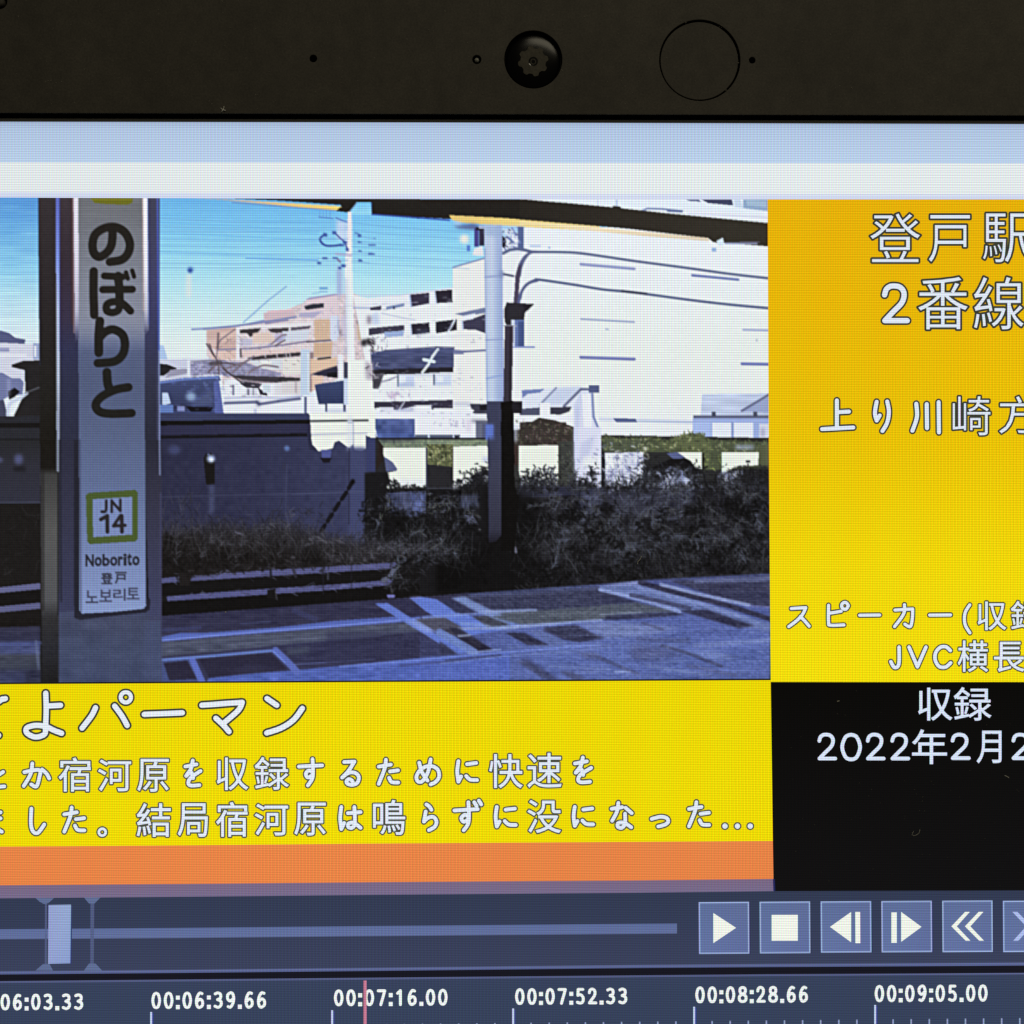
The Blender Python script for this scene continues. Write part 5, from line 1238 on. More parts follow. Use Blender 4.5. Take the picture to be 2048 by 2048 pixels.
vp([(1222, 850), (1240, 800), (1380, 808), (1445, 810), (1378, 868), (1370, 930), (1330, 968), (1240, 972), (1225, 940)], (46, 43, 52)); vr(1300, 930, 1372, 1130, (96, 118, 180)); vr(1326, 940, 1372, 1130, (66, 86, 148)); vl([(1290, 1132), (1445, 1132)], 13, (130, 146, 204)); vr(1276, 930, 1300, 1130, (196, 208, 232)); vp([(1360, 815), (1444, 812), (1375, 880)], (40, 36, 44)); vl([(1222, 972), (1310, 975)], 12, (170, 176, 190), .8)
vp([(1226, 975), (1290, 975), (1278, 1545), (1216, 1545)], (62, 52, 74)); vl([(1268, 990), (1262, 1540)], 12, (44, 36, 46), .8)
vp([(1092, 1535), (1216, 1535), (1222, 1932), (1100, 2000)], (60, 62, 106)); vr(1084, 1710, 1142, 1822, (86, 112, 214)); vr(1096, 1722, 1122, 1800, (112, 144, 226))
vp([(1198, 1540), (1290, 1530), (1300, 2000), (1200, 2000)], (22, 17, 17)); vp([(1280, 1536), (1352, 1534), (1352, 1625), (1285, 1625)], (38, 32, 44))
at('F')
vp([(1100, 40), (1205, 40), (1205, 780), (1160, 830), (1108, 840)], ramp([(870, (60, 63, 108)), (940, (62, 62, 100)), (1060, (54, 52, 84)), (1085, (34, 30, 48))])); vp([(1198, -60), (1290, -60), (1300, 420), (1330, 520), (1300, 900), (1200, 900)], (20, 16, 16)); vr(1084, -40, 1144, 70, (86, 112, 214), .9)
vl([(1106, 60), (1110, 800)], 8, (40, 44, 96), .6)

# ------------- the station sign on its pillar
at('A')
vp([(284, 0), (460, 0), (460, 2000), (300, 2000)], ramp([(390, (58, 50, 54)), (600, (46, 40, 42)), (800, (40, 34, 30)), (900, (34, 27, 20))])); vl([(288, 40), (298, 1300)], 8, (40, 46, 90), .7)
vp([(416, 0), (446, 0), (446, 1880), (422, 1880)], ramp([(396, (92, 104, 200)), (520, (122, 146, 226)), (620, (176, 190, 226)), (760, (176, 190, 214)), (830, (140, 150, 176))])); vl([(446, 60), (448, 1200)], 10, (54, 58, 130), .8); vl([(418, 700), (424, 1640)], 9, (90, 90, 100), .6)
vp([(448, 0), (590, 0), (590, 2100), (448, 2100)], ramp([(396, (66, 54, 62)), (520, (58, 46, 58)), (640, (60, 50, 78)), (700, (50, 50, 96)), (800, (46, 48, 92)), (930, (46, 46, 80))])); vl([(536, 60), (540, 1000)], 14, (86, 52, 50), .6)
vp([(1040, 0), (1190, 0), (1190, 2100), (1070, 2100)], ramp([(396, (66, 66, 92)), (560, (66, 66, 110)), (680, (58, 58, 104)), (860, (46, 45, 74))])); vl([(1172, 60), (1182, 1200)], 15, (74, 96, 196), .9); vl([(1184, 1200), (1188, 2000)], 12, (130, 146, 196), .9); vl([(1168, 1200), (1174, 2000)], 16, (64, 64, 112), .8)
PAN = ramp([(396, (110, 112, 118)), (470, (117, 120, 131)), (560, (127, 132, 148)), (640, (134, 139, 160)), (668, (122, 129, 157)), (690, (100, 110, 150)), (705, (86, 97, 140)), (760, (82, 94, 140)), (850, (86, 99, 146)), (940, (94, 110, 158))])
vp([(580, 0), (1072, 0), (1080, 2100), (588, 2100)], PAN)
vp([(546, 0), (584, 0), (588, 1100), (560, 1140)], ramp([(396, (226, 222, 236)), (520, (216, 212, 230)), (620, (184, 184, 208)), (650, (140, 140, 170)), (672, (84, 84, 124)), (687, (54, 54, 98))])); vl([(545, 60), (552, 1060)], 12, (150, 120, 130), .7)
vp([(1062, 0), (1098, 0), (1108, 1040), (1076, 1090)], ramp([(396, (240, 240, 244)), (540, (226, 228, 240)), (620, (186, 188, 208)), (650, (128, 130, 160)), (668, (72, 72, 114)), (675, (58, 58, 104))])); vl([(1062, 60), (1068, 900)], 10, (186, 160, 156), .7); vl([(1100, 60), (1106, 1000)], 8, (70, 96, 190), .7)
texture([(560, 40), (1080, 40), (1080, 1100), (580, 1100)], N4, 2)
vp([(672, 50), (992, 50), (985, 98), (950, 112), (800, 108), (702, 98)], (112, 112, 24)); vl([(680, 72), (980, 72)], 12, (134, 132, 20), .6)
INK = (38, 34, 30)
for q, wd in (([(838, 300), (832, 400), (800, 462), (742, 498), (700, 470), (690, 400), (712, 330), (780, 285), (860, 278), (930, 318), (966, 395), (954, 470), (905, 520), (818, 536)], 62),
              ([(698, 606), (697, 770), (702, 930)], 62), ([(778, 640), (912, 648)], 52), ([(765, 742), (985, 740)], 54), ([(880, 640), (888, 740), (892, 850)], 62), ([(892, 850), (880, 895), (838, 912), (796, 898), (798, 852), (850, 832), (915, 848), (972, 902)], 54),
              ([(938, 614), (952, 660)], 32), ([(984, 600), (998, 646)], 32),
              ([(744, 975), (736, 1080), (736, 1212)], 64), ([(740, 1100), (790, 1052), (850, 1040), (912, 1078), (930, 1150), (912, 1226), (850, 1276), (728, 1288)], 62),
              ([(796, 1355), (802, 1440), (824, 1500)], 64), ([(956, 1468), (860, 1486), (760, 1536), (714, 1594), (738, 1646), (820, 1664), (980, 1660)], 62)):
    vl(q, wd, INK, 1, True)
at('B')
vp([(300, 0), (446, 0), (440, 1830), (315, 1830)], ramp([(880, (34, 27, 20)), (936, (34, 27, 22)), (950, (70, 66, 66)), (1060, (92, 88, 88)), (1200, (88, 86, 92)), (1235, (54, 50, 56)), (1300, (44, 43, 58)), (1372, (34, 31, 34))]))
vl([(318, 240), (318, 1260)], 30, (48, 42, 44), .6); vl([(434, 250), (434, 1300)], 14, (36, 32, 40), .8); vl([(432, 0), (432, 230)], 16, (140, 152, 176), .9); vl([(420, 0), (420, 230)], 8, (60, 60, 80), .7)
vp([(444, 0), (556, 0), (552, 1830), (438, 1830)], ramp([(880, (48, 46, 80)), (1050, (56, 54, 94)), (1240, (58, 60, 112)), (1372, (60, 72, 136))])); vl([(450, 0), (456, 1200)], 16, (40, 38, 60), .7)
vp([(438, 1280), (1200, 1230), (1205, 1830), (438, 1830)], ramp([(1225, (66, 72, 118)), (1300, (64, 76, 126)), (1372, (62, 74, 130))])); texture([(438, 1290), (1200, 1240), (1205, 1830), (438, 1830)], N3, 3); vp([(1080, 1350), (1200, 1330), (1205, 1830), (1060, 1830)], (66, 78, 136), .6)
vp([(548, 0), (606, 0), (606, 1290), (585, 1335), (552, 1320)], (40, 38, 60)); vp([(1075, 0), (1204, 0), (1204, 1340), (1110, 1350)], ramp([(880, (44, 42, 68)), (1000, (56, 52, 88)), (1240, (64, 66, 120))])); vl([(1187, 0), (1190, 260)], 12, (126, 140, 190), .8); vl([(1196, 400), (1196, 1300)], 16, (66, 64, 112), .8)
vp([(552, 1300), (600, 1290), (1080, 1240), (1090, 1180), (1120, 1180), (1114, 1262), (1085, 1284), (760, 1318), (590, 1340)], (40, 38, 64))
vp([(588, 0), (1082, 0), (1088, 1230), (1070, 1256), (840, 1280), (610, 1292), (592, 1270)], ramp([(880, (88, 102, 150)), (960, (94, 110, 160)), (1060, (106, 124, 174)), (1130, (118, 136, 188)), (1215, (130, 150, 200))]))
vl([(596, 0), (604, 1280)], 12, (60, 66, 112), .6); vl([(1084, 0), (1088, 1220)], 10, (52, 52, 86), .7)
vp([(640, 412), (662, 394), (1005, 372), (1026, 392), (1026, 738), (1008, 756), (672, 776), (650, 756)], (78, 102, 32)); vp([(690, 442), (985, 424), (986, 704), (694, 724)], (118, 136, 188))
t_ = lambda a, b, c, d: (a / 3.7154, 880 + b / 3.7154, c / 3.7154, 880 + d / 3.7154)
vl([(792, 452), (790, 520), (776, 536), (758, 534)], 20, (52, 44, 54), 1, True); vl([(832, 536), (832, 452)], 20, (52, 44, 54)); vl([(832, 456), (896, 528)], 20, (52, 44, 54)); vl([(896, 530), (896, 446)], 20, (52, 44, 54))
vl([(752, 592), (798, 566), (800, 684)], 29, (50, 42, 50)); vl([(898, 562), (846, 640), (932, 636)], 24, (50, 42, 50)); vl([(906, 566), (908, 684)], 29, (50, 42, 50))
xs_ = 636
for c_, wd_ in zip('Noborito', (64, 54, 54, 54, 38, 26, 36, 54)):
    hi_ = c_ in 'Nbit'
    vglyph(c_, t_(xs_ + 4, (856 if hi_ else 876) - (xs_ - 636) * .022, xs_ + wd_ - 4, 938 - (xs_ - 636) * .022), (46, 44, 66), .9)
    xs_ += wd_ * 1.07
vglyph('登', t_(756, 990, 836, 1072), (56, 58, 90), .6); vglyph('戸', t_(858, 984, 940, 1066), (56, 58, 90), .6)
for i_, c_ in enumerate('노보리토'):
    vglyph(c_, t_(640 + i_ * 102, 1122 - i_ * 7, 730 + i_ * 102, 1212 - i_ * 9), (66, 68, 110), .5)

# the paving is soft and greyer than its painted parts, the whole picture a little washed
PM = gauss(inside([(-60, 1238), (320, 1233), (724, 1200), (1185, 1168), (1545, 1146), (1580, 1376), (-60, 1376)], (slice(0, VH), slice(0, VW))).astype(float), 2.5)[..., None]
soft_ = gauss(BUF, 2.0)
n_ = smooth_noise(40, 2.2)[..., None] * 4 + smooth_noise(5, 2)[..., None] * 7 + smooth_noise(120, 9)[..., None] * 3
side = np.clip((XX - 560) / 500, .25, 1)[..., None]
BUF = BUF * (1 - PM) + (soft_ * .35 + BUF * .65 + n_ * side * np.array((1, 1, .9))) * PM
lum = BUF @ np.array((.3, .5, .2))
low = np.clip((150 - lum) / 90, 0, 1)[..., None] * np.clip((YY - 560) / 200, .25, 1)[..., None]
BUF = BUF + PM * (BUF - (66, 78, 146)) * .12 * side
ds = .11 + .36 * low + .05 * PM
BUF = BUF * (1 - .05 * low)
BUF[..., 0] *= 1 - .06 * low[..., 0]
lum = BUF @ np.array((.3, .5, .2))
BUF = BUF * (1 - ds) + lum[..., None] * ds
# the pillar stands in front of the paving, so its foot keeps its own colour
# soft video sampling, compression grain, then one vertex per pair of display cells
BUF = gauss(np.clip(BUF, 0, 255), 1.0)
BUF = BUF + (BUF - gauss(BUF, 3.2)) * .55
BUF = np.clip(BUF + N1[..., None] * 1.3 + rng.standard_normal((VH, VW, 1)) * 1.2, 0, 255)
STEP = 2.1
gx = np.arange(-420, 1552, STEP); gy = np.arange(393, 1371, STEP)
GX, GY = np.meshgrid(gx, gy)
ix = np.clip(np.where(GX < -50, -100 - GX, GX) - VX0, 0, VW - 1.01); iy = np.clip(GY - VY0, 0, VH - 1.01)
i0, j0 = iy.astype(int), ix.astype(int); fy, fx = (iy - i0)[..., None], (ix - j0)[..., None]
VC = (BUF[i0, j0] * (1 - fx) + BUF[i0, j0 + 1] * fx) * (1 - fy) + (BUF[i0 + 1, j0] * (1 - fx) + BUF[i0 + 1, j0 + 1] * fx) * fy
PV = PA(GX, GY, 0.0005)
nr, nc = GX.shape
idx = np.arange(nr * nc).reshape(nr, nc)
quads = np.stack([idx[:-1, :-1], idx[1:, :-1], idx[1:, 1:], idx[:-1, 1:]], -1).reshape(-1, 4)
me = bpy.data.meshes.new('video_picture')
me.vertices.add(nr * nc); me.vertices.foreach_set('co', PV.reshape(-1).astype(np.float32))
me.loops.add(quads.size); me.loops.foreach_set('vertex_index', quads.reshape(-1).astype(np.int32))
me.polygons.add(len(quads)); me.polygons.foreach_set('loop_start', np.arange(0, quads.size, 4, dtype=np.int32))
me.update(calc_edges=True)
ca = me.color_attributes.new('Col', 'FLOAT_COLOR', 'POINT')
cc_ = np.ones((nr * nc, 4), np.float32); cc_[:, :3] = lin(VC.reshape(-1, 3))
ca.data.foreach_set('color', cc_.ravel())
link('video_picture', me, root, M_LCD)


# ---------------------------------------------------------------- yellow panel on the right
WHITE, EDGE = (222, 231, 244), (56, 58, 48)
F = Flat()
lx = [(1535.2, 398.6), (1536.2, 620), (1537.6, 900), (1539.3, 1130), (1541.5, 1364)]
cl = [(229, 176, 6), (231, 183, 6), (233, 195, 6), (239, 214, 9), (241, 221, 12)]
for i in range(4):
    F.poly([lx[i], (2750, lx[i][1] + 1), (2750, lx[i + 1][1] + 1), lx[i + 1]], None, 3, [cl[i], cl[i], cl[i + 1], cl[i + 1]])
info = F.build('info_panel', root)


def letter(F, ch, box, wd, ro, eat, col, oc=EDGE):
    if ch in PEN and ch != '。':
        pen(F, ch, box, wd, col, ro, oc, 5)
    elif ch == '。':
        cx_, cy_ = (box[0] + box[2]) / 2, (box[1] + box[3]) / 2; r_ = (box[2] - box[0]) / 2 - wd * .35 - ro
        put_strokes(F, [[(cx_ + r_ * math.cos(a * math.pi / 10), cy_ + r_ * math.sin(a * math.pi / 10)) for a in range(21)]], wd * .7, col, ro, oc, 5)
    elif ch == '.':
        x, y, r = (box[0] + box[2]) / 2, (box[1] + box[3]) / 2, (box[2] - box[0]) / 2
        F.disc(x, y, r, oc, 5, 20); F.disc(x, y, r - ro, col, 6, 20)
    else:
        put_glyph(F, ch, box, col, 0.0 if eat else 0.45, ro, oc, 5, eat)


def text_line(name, parent, org, items, wd, ro, eat, col=WHITE, oc=EDGE, k=3.7154):
    F = Flat()
    for ch, x0, y0, x1, y1 in items:
        letter(F, ch, (org[0] + x0 / k, org[1] + y0 / k, org[0] + x1 / k, org[1] + y1 / k), wd, ro, eat, col, oc)
    return F.build(name, parent)


I_, J_, K_, L_, M_, N_ = (1528, 380), (1528, 1160), (0, 1340), (380, 1340), (760, 1340), (1100, 1340)
text_line('info_text', info, I_, [('登', 775, 160, 1175, 550), ('戸', 1210, 172, 1545, 550), ('駅', 1612, 160, 2015, 552)], 8, 3.4, 0.6)
text_line('info_text', info, I_, [('2', 850, 672, 1103, 1015), ('番', 1130, 632, 1530, 1050), ('線', 1545, 632, 1945, 1050)], 10.5, 3.6, 0.5)
text_line('info_text', info, I_, [('上', 395, 1525, 698, 1815), ('り', 785, 1535, 965, 1825), ('川', 1065, 1540, 1340, 1835),
                                  ('崎', 1390, 1520, 1695, 1835), ('方', 1735, 1520, 2040, 1822)], 8.0, 3.2, 0.3)
text_line('info_text', info, J_, [('ス', 155, 165, 365, 372), ('ピ', 445, 140, 660, 370), ('ー', 685, 235, 885, 287), ('カ', 940, 155, 1135, 378),
                                  ('ー', 1205, 235, 1412, 285), ('(', 1462, 155, 1555, 420), ('収', 1578, 150, 1810, 382), ('録', 1825, 145, 2070, 382)], 6.4, 2.4, 0.0)
text_line('info_text', info, J_, [('J', 915, 470, 1045, 678), ('V', 1050, 470, 1230, 675), ('C', 1240, 465, 1415, 678), ('横', 1430, 440, 1675, 692), ('長', 1700, 450, 1945, 692)], 7.2, 2.4, 0.0)

# black panel with the date
F = Flat()
F.poly([(1541.5, 1364), (2750, 1364), (2750, 1779), (1547.3, 1782)], None, 3, [(9, 8, 7), (10, 10, 9), (16, 16, 18), (17, 16, 17)])
date = F.build('date_panel', root)
DW = (214, 226, 246)
text_line('date_text', date, J_, [('収', 1145, 800, 1400, 1045), ('録', 1410, 795, 1690, 1045)], 8, 0, 0, DW)
text_line('date_text', date, J_, [('2', 388, 1130, 547, 1348), ('0', 560, 1130, 735, 1352), ('2', 748, 1130, 907, 1348), ('2', 930, 1130, 1090, 1348),
                                  ('年', 1100, 1110, 1360, 1368), ('2', 1378, 1130, 1540, 1345), ('月', 1580, 1120, 1765, 1362), ('2', 1830, 1130, 1990, 1345)], 7.3, 0, 0, DW)

# ---------------------------------------------------------------- yellow caption panel under the video
F = Flat()
top = [(-1700, 1374), (0, 1368.3), (380, 1366), (760, 1363.8), (1280, 1361.6), (1541.4, 1360.4)]
bot = [(-1700, 1700), (0, 1693.2), (380, 1690.6), (760, 1687), (1280, 1683.6), (1545.6, 1682)]
F.band([(x, y - 3) for x, y in top], top, (24, 20, 22), 3)
F.band(top, bot, (233, 213, 5), 3, (236, 217, 6))
capt = F.build('caption_panel', root)


def k_(pts, o=K_, s=3.7154):
    return [(o[0] + x / s, o[1] + y / s) for x, y in pts]


F = Flat()
big = [k_([(-180, 232), (-60, 236), (40, 212)]), k_([(20, 214), (-90, 300), (-110, 400), (-60, 470), (-10, 486)]),
       k_([(340, 172), (343, 300), (338, 440)]), k_([(345, 268), (450, 262)]),
       k_([(338, 430), (330, 478), (262, 498), (200, 468), (200, 430), (262, 412), (340, 420), (400, 448), (458, 470)]),
       k_([(710, 280), (680, 340), (610, 432)]), k_([(852, 268), (905, 340), (945, 412)]),
       k_([(1072, 330), (1355, 318)]),
       k_([(1500, 262), (1800, 240)]), k_([(1800, 242), (1770, 300), (1670, 388)]), k_([(1604, 358), (1660, 410), (1702, 458)]),
       k_([(572, 212), (645, 262)], L_), k_([(835, 285), (770, 370), (680, 430), (570, 468)], L_)]
put_strokes(F, big, 10.6, (226, 233, 242), 3.8, EDGE, 5)
ring = lambda cx_, cy_, r_: [(cx_ + r_ * math.cos(a * math.pi / 10), cy_ + r_ * math.sin(a * math.pi / 10)) for a in range(21)]
put_strokes(F, [k_(ring(935, 203, 38))], 8.2, (226, 233, 242), 3.4, EDGE, 5)
F.build('caption_text', capt)


def multi(name, parent, parts, wd, ro, eat):
    F = Flat()
    k = 3.7154
    for org, items in parts:
        for ch, x0, y0, x1, y1 in items:
            letter(F, ch, (org[0] + x0 / k, org[1] + y0 / k, org[0] + x1 / k, org[1] + y1 / k), wd, ro, eat, WHITE, (72, 74, 62))
    return F.build(name, parent)


multi('caption_text', capt, [
    (K_, [('と', -130, 690, 65, 905), ('か', 140, 660, 400, 905), ('宿', 425, 640, 685, 915), ('河', 718, 655, 985, 912), ('原', 1010, 650, 1265, 915), ('を', 1340, 640, 1525, 893), ('収', 1600, 640, 1855, 903)]),
    (L_, [('録', 470, 635, 745, 900), ('す', 775, 630, 1015, 890), ('る', 1095, 645, 1290, 885), ('た', 1365, 635, 1580, 880), ('め', 1645, 632, 1885, 882)]),
    (M_, [('に', 535, 645, 752, 862), ('快', 800, 615, 1070, 888), ('速', 1085, 605, 1360, 885), ('を', 1410, 618, 1605, 868)])], 7.4, 2.7, 0.0)
multi('caption_text', capt, [
    (K_, [('ま', -170, 1000, 55, 1235), ('し', 190, 998, 360, 1243), ('た', 440, 990, 660, 1235), ('。', 715, 1160, 805, 1250), ('結', 1005, 980, 1280, 1250), ('局', 1310, 980, 1555, 1250), ('宿', 1595, 970, 1850, 1250)]),
    (L_, [('河', 470, 985, 740, 1240), ('原', 765, 975, 1020, 1240), ('は', 1080, 985, 1300, 1215), ('鳴', 1350, 955, 1610, 1235), ('ら', 1700, 965, 1865, 1222)]),
    (M_, [('ず', 520, 940, 785, 1222), ('に', 820, 985, 1040, 1195), ('没', 1085, 955, 1355, 1222), ('に', 1400, 985, 1615, 1190), ('な', 1680, 955, 1905, 1205)]),
    (N_, [('っ', 725, 1055, 912, 1190), ('た', 995, 950, 1215, 1195), ('.', 1270, 1130, 1330, 1190), ('.', 1363, 1130, 1423, 1190), ('.', 1458, 1130, 1518, 1190)])], 7.4, 2.7, 0.0)

F = Flat()
ob_ = [(-1700, 1778), (0, 1770.8), (380, 1768), (760, 1764.5), (1280, 1761), (1547, 1758)]
F.band(bot, ob_, (229, 131, 70), 2)
F.build('orange_band', root)
F = Flat()
mb = [(-1700, 1804), (0, 1796.5), (380, 1793.4), (760, 1789.6), (1280, 1785.5), (1547.6, 1782.4)]
F.band(ob_, mb, (120, 102, 130), 2, (118, 106, 138))
F.poly([(1545.8, 1758), (1549.5, 1758), (1550.5, 1782), (1546.8, 1782)], (34, 40, 88), 4)
F.build('mauve_band', root)

# ---------------------------------------------------------------- control bar
F = Flat()
ctop = [(-1700, 1804), (0, 1796.5), (380, 1793.4), (760, 1789.6), (1280, 1785.5), (1547.6, 1782.4), (2750, 1778)]
cmid = [(-1700, 1875), (0, 1868), (380, 1866), (760, 1862), (1280, 1858), (1547.6, 1856), (2750, 1853)]
cbot = [(-1700, 1955), (0, 1942.8), (380, 1939.5), (760, 1935.6), (1280, 1930), (1547.6, 1928), (2750, 1921)]
F.band(ctop, cmid, (50, 58, 81), 1, (53, 61, 86))
F.band(cmid, cbot, (54, 61, 86), 1, (58, 65, 91))
l1 = [(x, y + 6) for x, y in cbot]
F.band(cbot, l1, (98, 108, 152), 2, (84, 94, 138))
ctrl = F.build('control_bar', root)
F = Flat()
rb = [(-1700, 1973), (0, 1962.5), (380, 1959), (760, 1955.4), (1280, 1950.8), (1547.6, 1948.5), (2750, 1942)]
F.band(l1, rb, (23, 23, 33), 1)
F.build('divider', root)
F = Flat()
tr = [(-1700, 1876), (0, 1868.5), (350, 1866), (700, 1862.6), (1354, 1857)]
F.band([(x, y - 10) for x, y in tr], [(x, y + 10) for x, y in tr], (92, 107, 152), 3, (97, 110, 154))
trk = F.build('position_slider', root)
F = Flat()
F.poly([(97, 1810), (142, 1809.2), (140.6, 1926.6), (96, 1927.6)], None, 6, [(146, 160, 204), (146, 166, 206), (136, 156, 204), (144, 158, 205)])
F.poly([(142, 1809.2), (144.5, 1812), (143, 1930), (140.6, 1926.6)], (52, 62, 108), 6)
F.build('slider_handle', trk)
BR = (94, 108, 146)
for pts in (((90, 1806), (94, 1806), (93.5, 1929), (89.5, 1929), ), ((181, 1806), (188.5, 1806), (187.5, 1928), (180.5, 1928))):
    F = Flat()
    F.poly(pts, (80, 90, 126), 3)
    if pts[0][0] < 100:
        F.poly([(71, 1796), (108, 1796), (97, 1806), (88, 1808), (80, 1804)], BR, 4)
        F.poly([(86, 1928), (99, 1928), (106, 1941), (71, 1941)], BR, 4)
    else:
        F.poly([(168, 1795), (201, 1795), (189, 1807), (178, 1807)], BR, 4)
        F.poly([(178, 1927), (191, 1927), (204, 1941), (168, 1941)], BR, 4)
    F.build('range_marker', trk)

B_ = (1350, 1740); BS = 2.768
ICON = (238, 242, 232)
BUT = [('play_button', 131, 178, 410, 465), ('stop_button', 468, 176, 748, 462), ('step_back_button', 806, 174, 1086, 458),
       ('step_forward_button', 1142, 172, 1422, 456), ('rewind_button', 1479, 170, 1758, 455), ('fast_forward_button', 1815, 170, 2095, 455)]
for nm, x0, y0, x1, y1 in BUT:
    F = Flat()
    q = k_([(x0, y0), (x1, y0 - 2), (x1 + 2, y1 - 2), (x0 + 2, y1)], B_, BS)
    F.poly(q, (152, 172, 216), 3)
    i = 7.5
    q = k_([(x0 + i, y0 + i), (x1 - i, y0 + i - 2), (x1 + 2 - i, y1 - i - 2), (x0 + 2 + i, y1 - i)], B_, BS)
    F.poly(q, None, 4, [(92, 109, 152), (94, 108, 150), (95, 109, 157), (99, 115, 162)])
    F.poly(k_([(x1, y0 + 3), (x1 + 5, y0 + 3), (x1 + 7, y1), (x1 + 2, y1)], B_, BS), (40, 46, 84), 3)
    bt = F.build(nm, root)
    F = Flat()
    g = lambda *p: k_(p, B_, BS)
    if nm == 'play_button': F.poly(g((212, 238), (338, 320), (212, 405)), ICON, 6)
    if nm == 'stop_button': F.poly(g((535, 248), (680, 248), (680, 392), (535, 392)), ICON, 6)
    if nm == 'step_back_button':
        F.poly(g((858, 315), (975, 232), (975, 400)), ICON, 6); F.poly(g((998, 232), (1025, 232), (1026, 405), (999, 405)), ICON, 6)
    if nm == 'step_forward_button':
        F.poly(g((1252, 232), (1365, 315), (1252, 398)), ICON, 6); F.poly(g((1198, 235), (1228, 235), (1228, 403), (1198, 403)), ICON, 6)
    if nm == 'rewind_button':
        for d in (0, 75):
            F.poly(g((1606 + d, 232), (1632 + d, 232), (1560 + d, 312), (1636 + d, 392), (1610 + d, 392), (1530 + d, 312)), ICON, 6)
    if nm == 'fast_forward_button':
        for d in (0, 75):
            F.poly(g((1868 + d, 232), (1896 + d, 232), (1974 + d, 312), (1900 + d, 392), (1872 + d, 392), (1944 + d, 312)), (172, 188, 234), 6)
    F.build(nm.replace('button', 'icon'), bt)

# ---------------------------------------------------------------- time ruler
F = Flat()
rl = [(x, y + 3.6) for x, y in rb]
rbot = [(x, 2420) for x, y in rb]
rmid = [(x, y + 30) for x, y in rb]
F.band(rb, rl, (94, 102, 142), 2, (78, 86, 124))
F.band(rl, rmid, (55, 65, 91), 1, (54, 65, 90))
F.band(rmid, rbot, (54, 65, 90), 1, (56, 67, 92))
ruler = F.build('time_ruler', root)
TW = (236, 242, 240)
codes = [('00:06:03.33', (0, 1740), 2.76, -174, 680, 468, 776), ('00:06:39.66', (0, 1740), 2.76, 828, 668, 1478, 768),
         ('00:07:16.00', (600, 1740), 2.76, 180, 655, 822, 752), ('00:07:52.33', (600, 1740), 2.76, 1180, 648, 1815, 745),
         ('00:08:28.66', B_, BS, 105, 640, 745, 738), ('00:09:05.00', B_, BS, 1098, 632, 1738, 732)]
for s, o, k, x0, y0, x1, y1 in codes:
    F = Flat()
    tilt = -6.0 / 642
    uw = (x1 - x0) / (8 * 1.0 + 3 * 0.5)               # eight digits and three marks
    xx = x0
    for ch in s:
        wd = uw * (1.0 if ch.isdigit() else 0.5)
        dy = (xx - x0) * tilt * 0.6
        g = 0.10 * uw
        bx = lambda a, b, c, d: (o[0] + a / k, o[1] + (b + dy) / k, o[0] + c / k, o[1] + (d + dy) / k)
        if ch.isdigit():
            pen(F, ch, bx(xx + g * .8, y0 + 2, xx + wd - g * .8, y1 + 2), 5.7, TW, z=5)
        else:
            m_ = xx + wd / 2; h_ = y1 - y0; q = 11
            F.poly(k_([(m_ - q, y1 - 22 + dy), (m_ + q, y1 - 22 + dy), (m_ + q, y1 + 1 + dy), (m_ - q, y1 + 1 + dy)], o, k), TW, 6)
            if ch == ':':
                F.poly(k_([(m_ - q, y0 + 26 + dy), (m_ + q, y0 + 26 + dy), (m_ + q, y0 + 49 + dy), (m_ - q, y0 + 49 + dy)], o, k), TW, 6)
        xx += wd
    F.build('time_code', ruler)
for j in range(-10, 62):
    x = 302 + j * 36.2
    y = 2024 - 0.0097 * (x - 302)
    F = Flat()
    if j % 10 == 0:
        F.rect(x - 1.6, y, x + 2.2, y + 75, (192, 206, 236), 4)
        F.rect(x + 2.2, y + 2, x + 5.0, y + 75, (52, 66, 140), 4)
    else:
        F.rect(x - 1.5, y + 29, x + 1.5, y + 75, (142, 156, 194), 4)
    F.build('tick_mark', ruler)
F = Flat()
F.rect(727.2, 1961, 733.2, 2300, (196, 122, 146), 8)
F.build('playhead', ruler)

# ---------------------------------------------------------------- lint and dust lying on the laptop
def fibre(name, label, pts, dep, r, loc_on):
    pts = catmull(pts, 5)
    v, f = [], []
    o = Vector(P(*pts[0], dep))
    n = 6
    q = [Vector(P(x, y, dep + r * (1 + 2.0 * abs(math.sin(i * 0.5))))) - o for i, (x, y) in enumerate(pts)]
    for i, p in enumerate(q):
        d = (q[min(i + 1, len(q) - 1)] - q[max(i - 1, 0)]).normalized()
        a = d.cross(Vector((0, 1, 0))).normalized(); b = d.cross(a)
        for k in range(n):
            t = 2 * math.pi * k / n
            v.append(p + (a * math.cos(t) + b * math.sin(t)) * r * (1 if 0 < i < len(q) - 1 else .4))
    for i in range(len(q) - 1):
        for k in range(n):
            f.append((i * n + k, i * n + (k + 1) % n, (i + 1) * n + (k + 1) % n, (i + 1) * n + k))
    me = bpy.data.meshes.new(name); me.from_pydata(v, [], f)
    ob = link(name, me, None, M_LINT)
    ob.location = o
    ob['label'] = label; ob['category'] = 'lint'; ob['group'] = 'lint fibres lying on the laptop'
    return ob


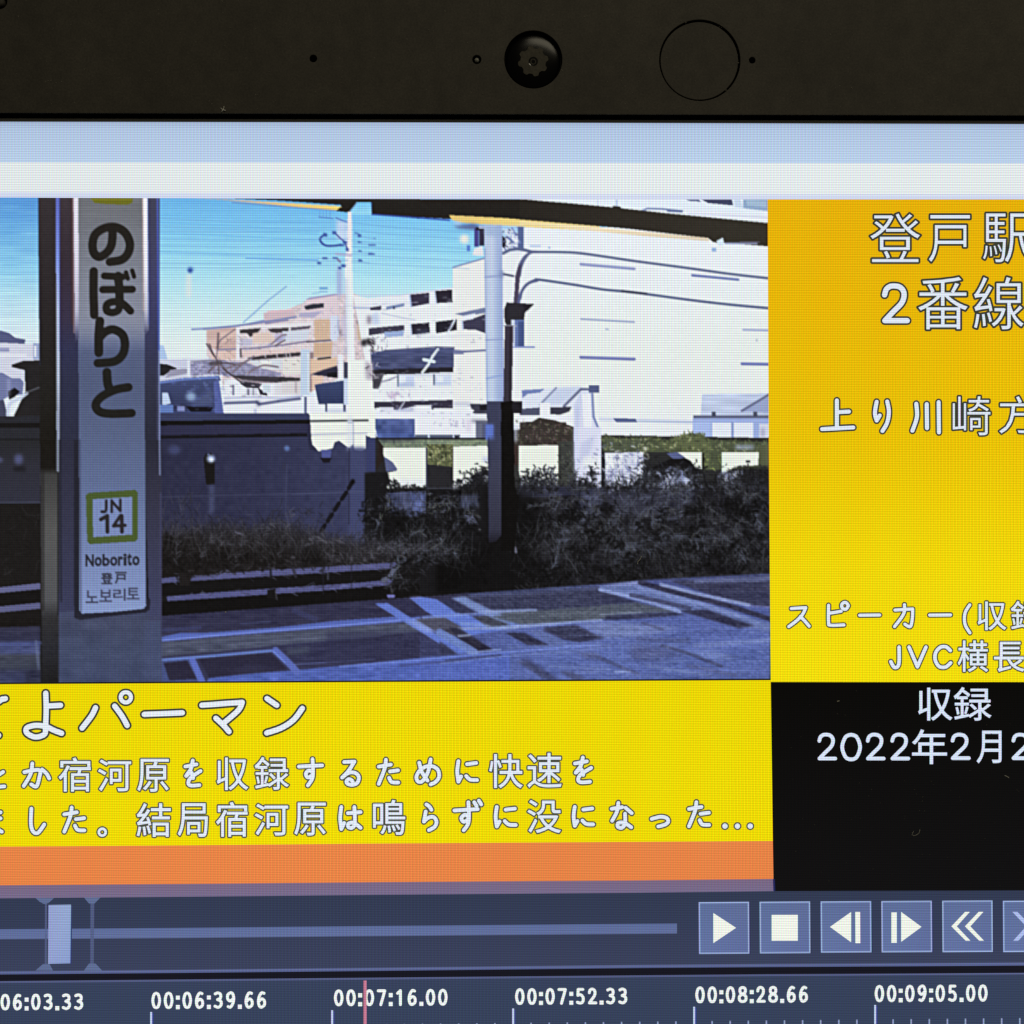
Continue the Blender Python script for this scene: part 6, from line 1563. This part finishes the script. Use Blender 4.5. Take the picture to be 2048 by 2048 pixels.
fibre('lint_fibre', 'small bright tuft of lint on the bezel just above the black rubber lip', [(441, 216), (446, 219), (448, 213), (447, 219), (451, 221), (446, 220), (443, 223)], DEP, 0.0032, 0)
fibre('lint_fibre', 'curved pale hair on the dark bushes of the video picture', [(1283, 1112), (1280, 1119), (1276, 1123), (1275, 1128)], 0.006, 0.0028, 0)
fibre('lint_fibre', 'tiny pale lint speck on the platform edge beside the station sign', [(449, 1225), (452, 1223), (451, 1226)], 0.006, 0.003, 0)
fibre('lint_fibre', 'short white fibre on the black date panel under the last digit', [(2009, 1551), (2014, 1553), (2018, 1556)], 0.006, 0.0030, 0)
fibre('lint_fibre', 'white speck of lint at the upper left of the black date panel', [(1674, 1403), (1677, 1402), (1679, 1402)], 0.006, 0.0036, 0)
fibre('lint_fibre', 'faint curled hair low in the black date panel above the rewind button', [(1840, 1658), (1838, 1666), (1830, 1671), (1824, 1669), (1828, 1662)], 0.006, 0.0014, 0)

random.seed(5)
v, f = [], []
def flake(x, y, dep, s):
    c = Vector(P(x, y, dep)); a0 = random.random() * 6.28; n = len(v)
    e = random.uniform(1, 2.6)
    for k in range(5):
        t = 2 * math.pi * k / 5
        dx, dz = s * e * math.cos(t), s * math.sin(t)
        v.append((c.x + dx * math.cos(a0) - dz * math.sin(a0), c.y - 0.0012, c.z + dx * math.sin(a0) + dz * math.cos(a0)))
    v.append((c.x, c.y - 0.0012 - s * 0.7, c.z))
    for k in range(5):
        f.append((n + k, n + 5, n + (k + 1) % 5))
hb = [(x, y, r) for _, x, y, r in holes]
for _ in range(900):
    x, y = random.uniform(-60, 2110), random.uniform(-40, 222)
    if any((x - a) ** 2 + (y - b) ** 2 < (r + 3) ** 2 for a, b, r in hb if r < 70):
        continue
    flake(x, y, DEP, random.choice((0.0022, 0.0026, 0.0032, 0.0045)) * random.uniform(.6, 1.1))
for _ in range(90):
    flake(random.uniform(1560, 2048), random.uniform(1375, 1775), 0.006, random.uniform(0.0016, 0.0032))
me = bpy.data.meshes.new('dust'); me.from_pydata(v, [], f)
ob = link('dust', me, None, M_DUST)
ob['kind'] = 'stuff'; ob['label'] = 'fine grey dust on the bezel and the dark part of the screen'; ob['category'] = 'dust'
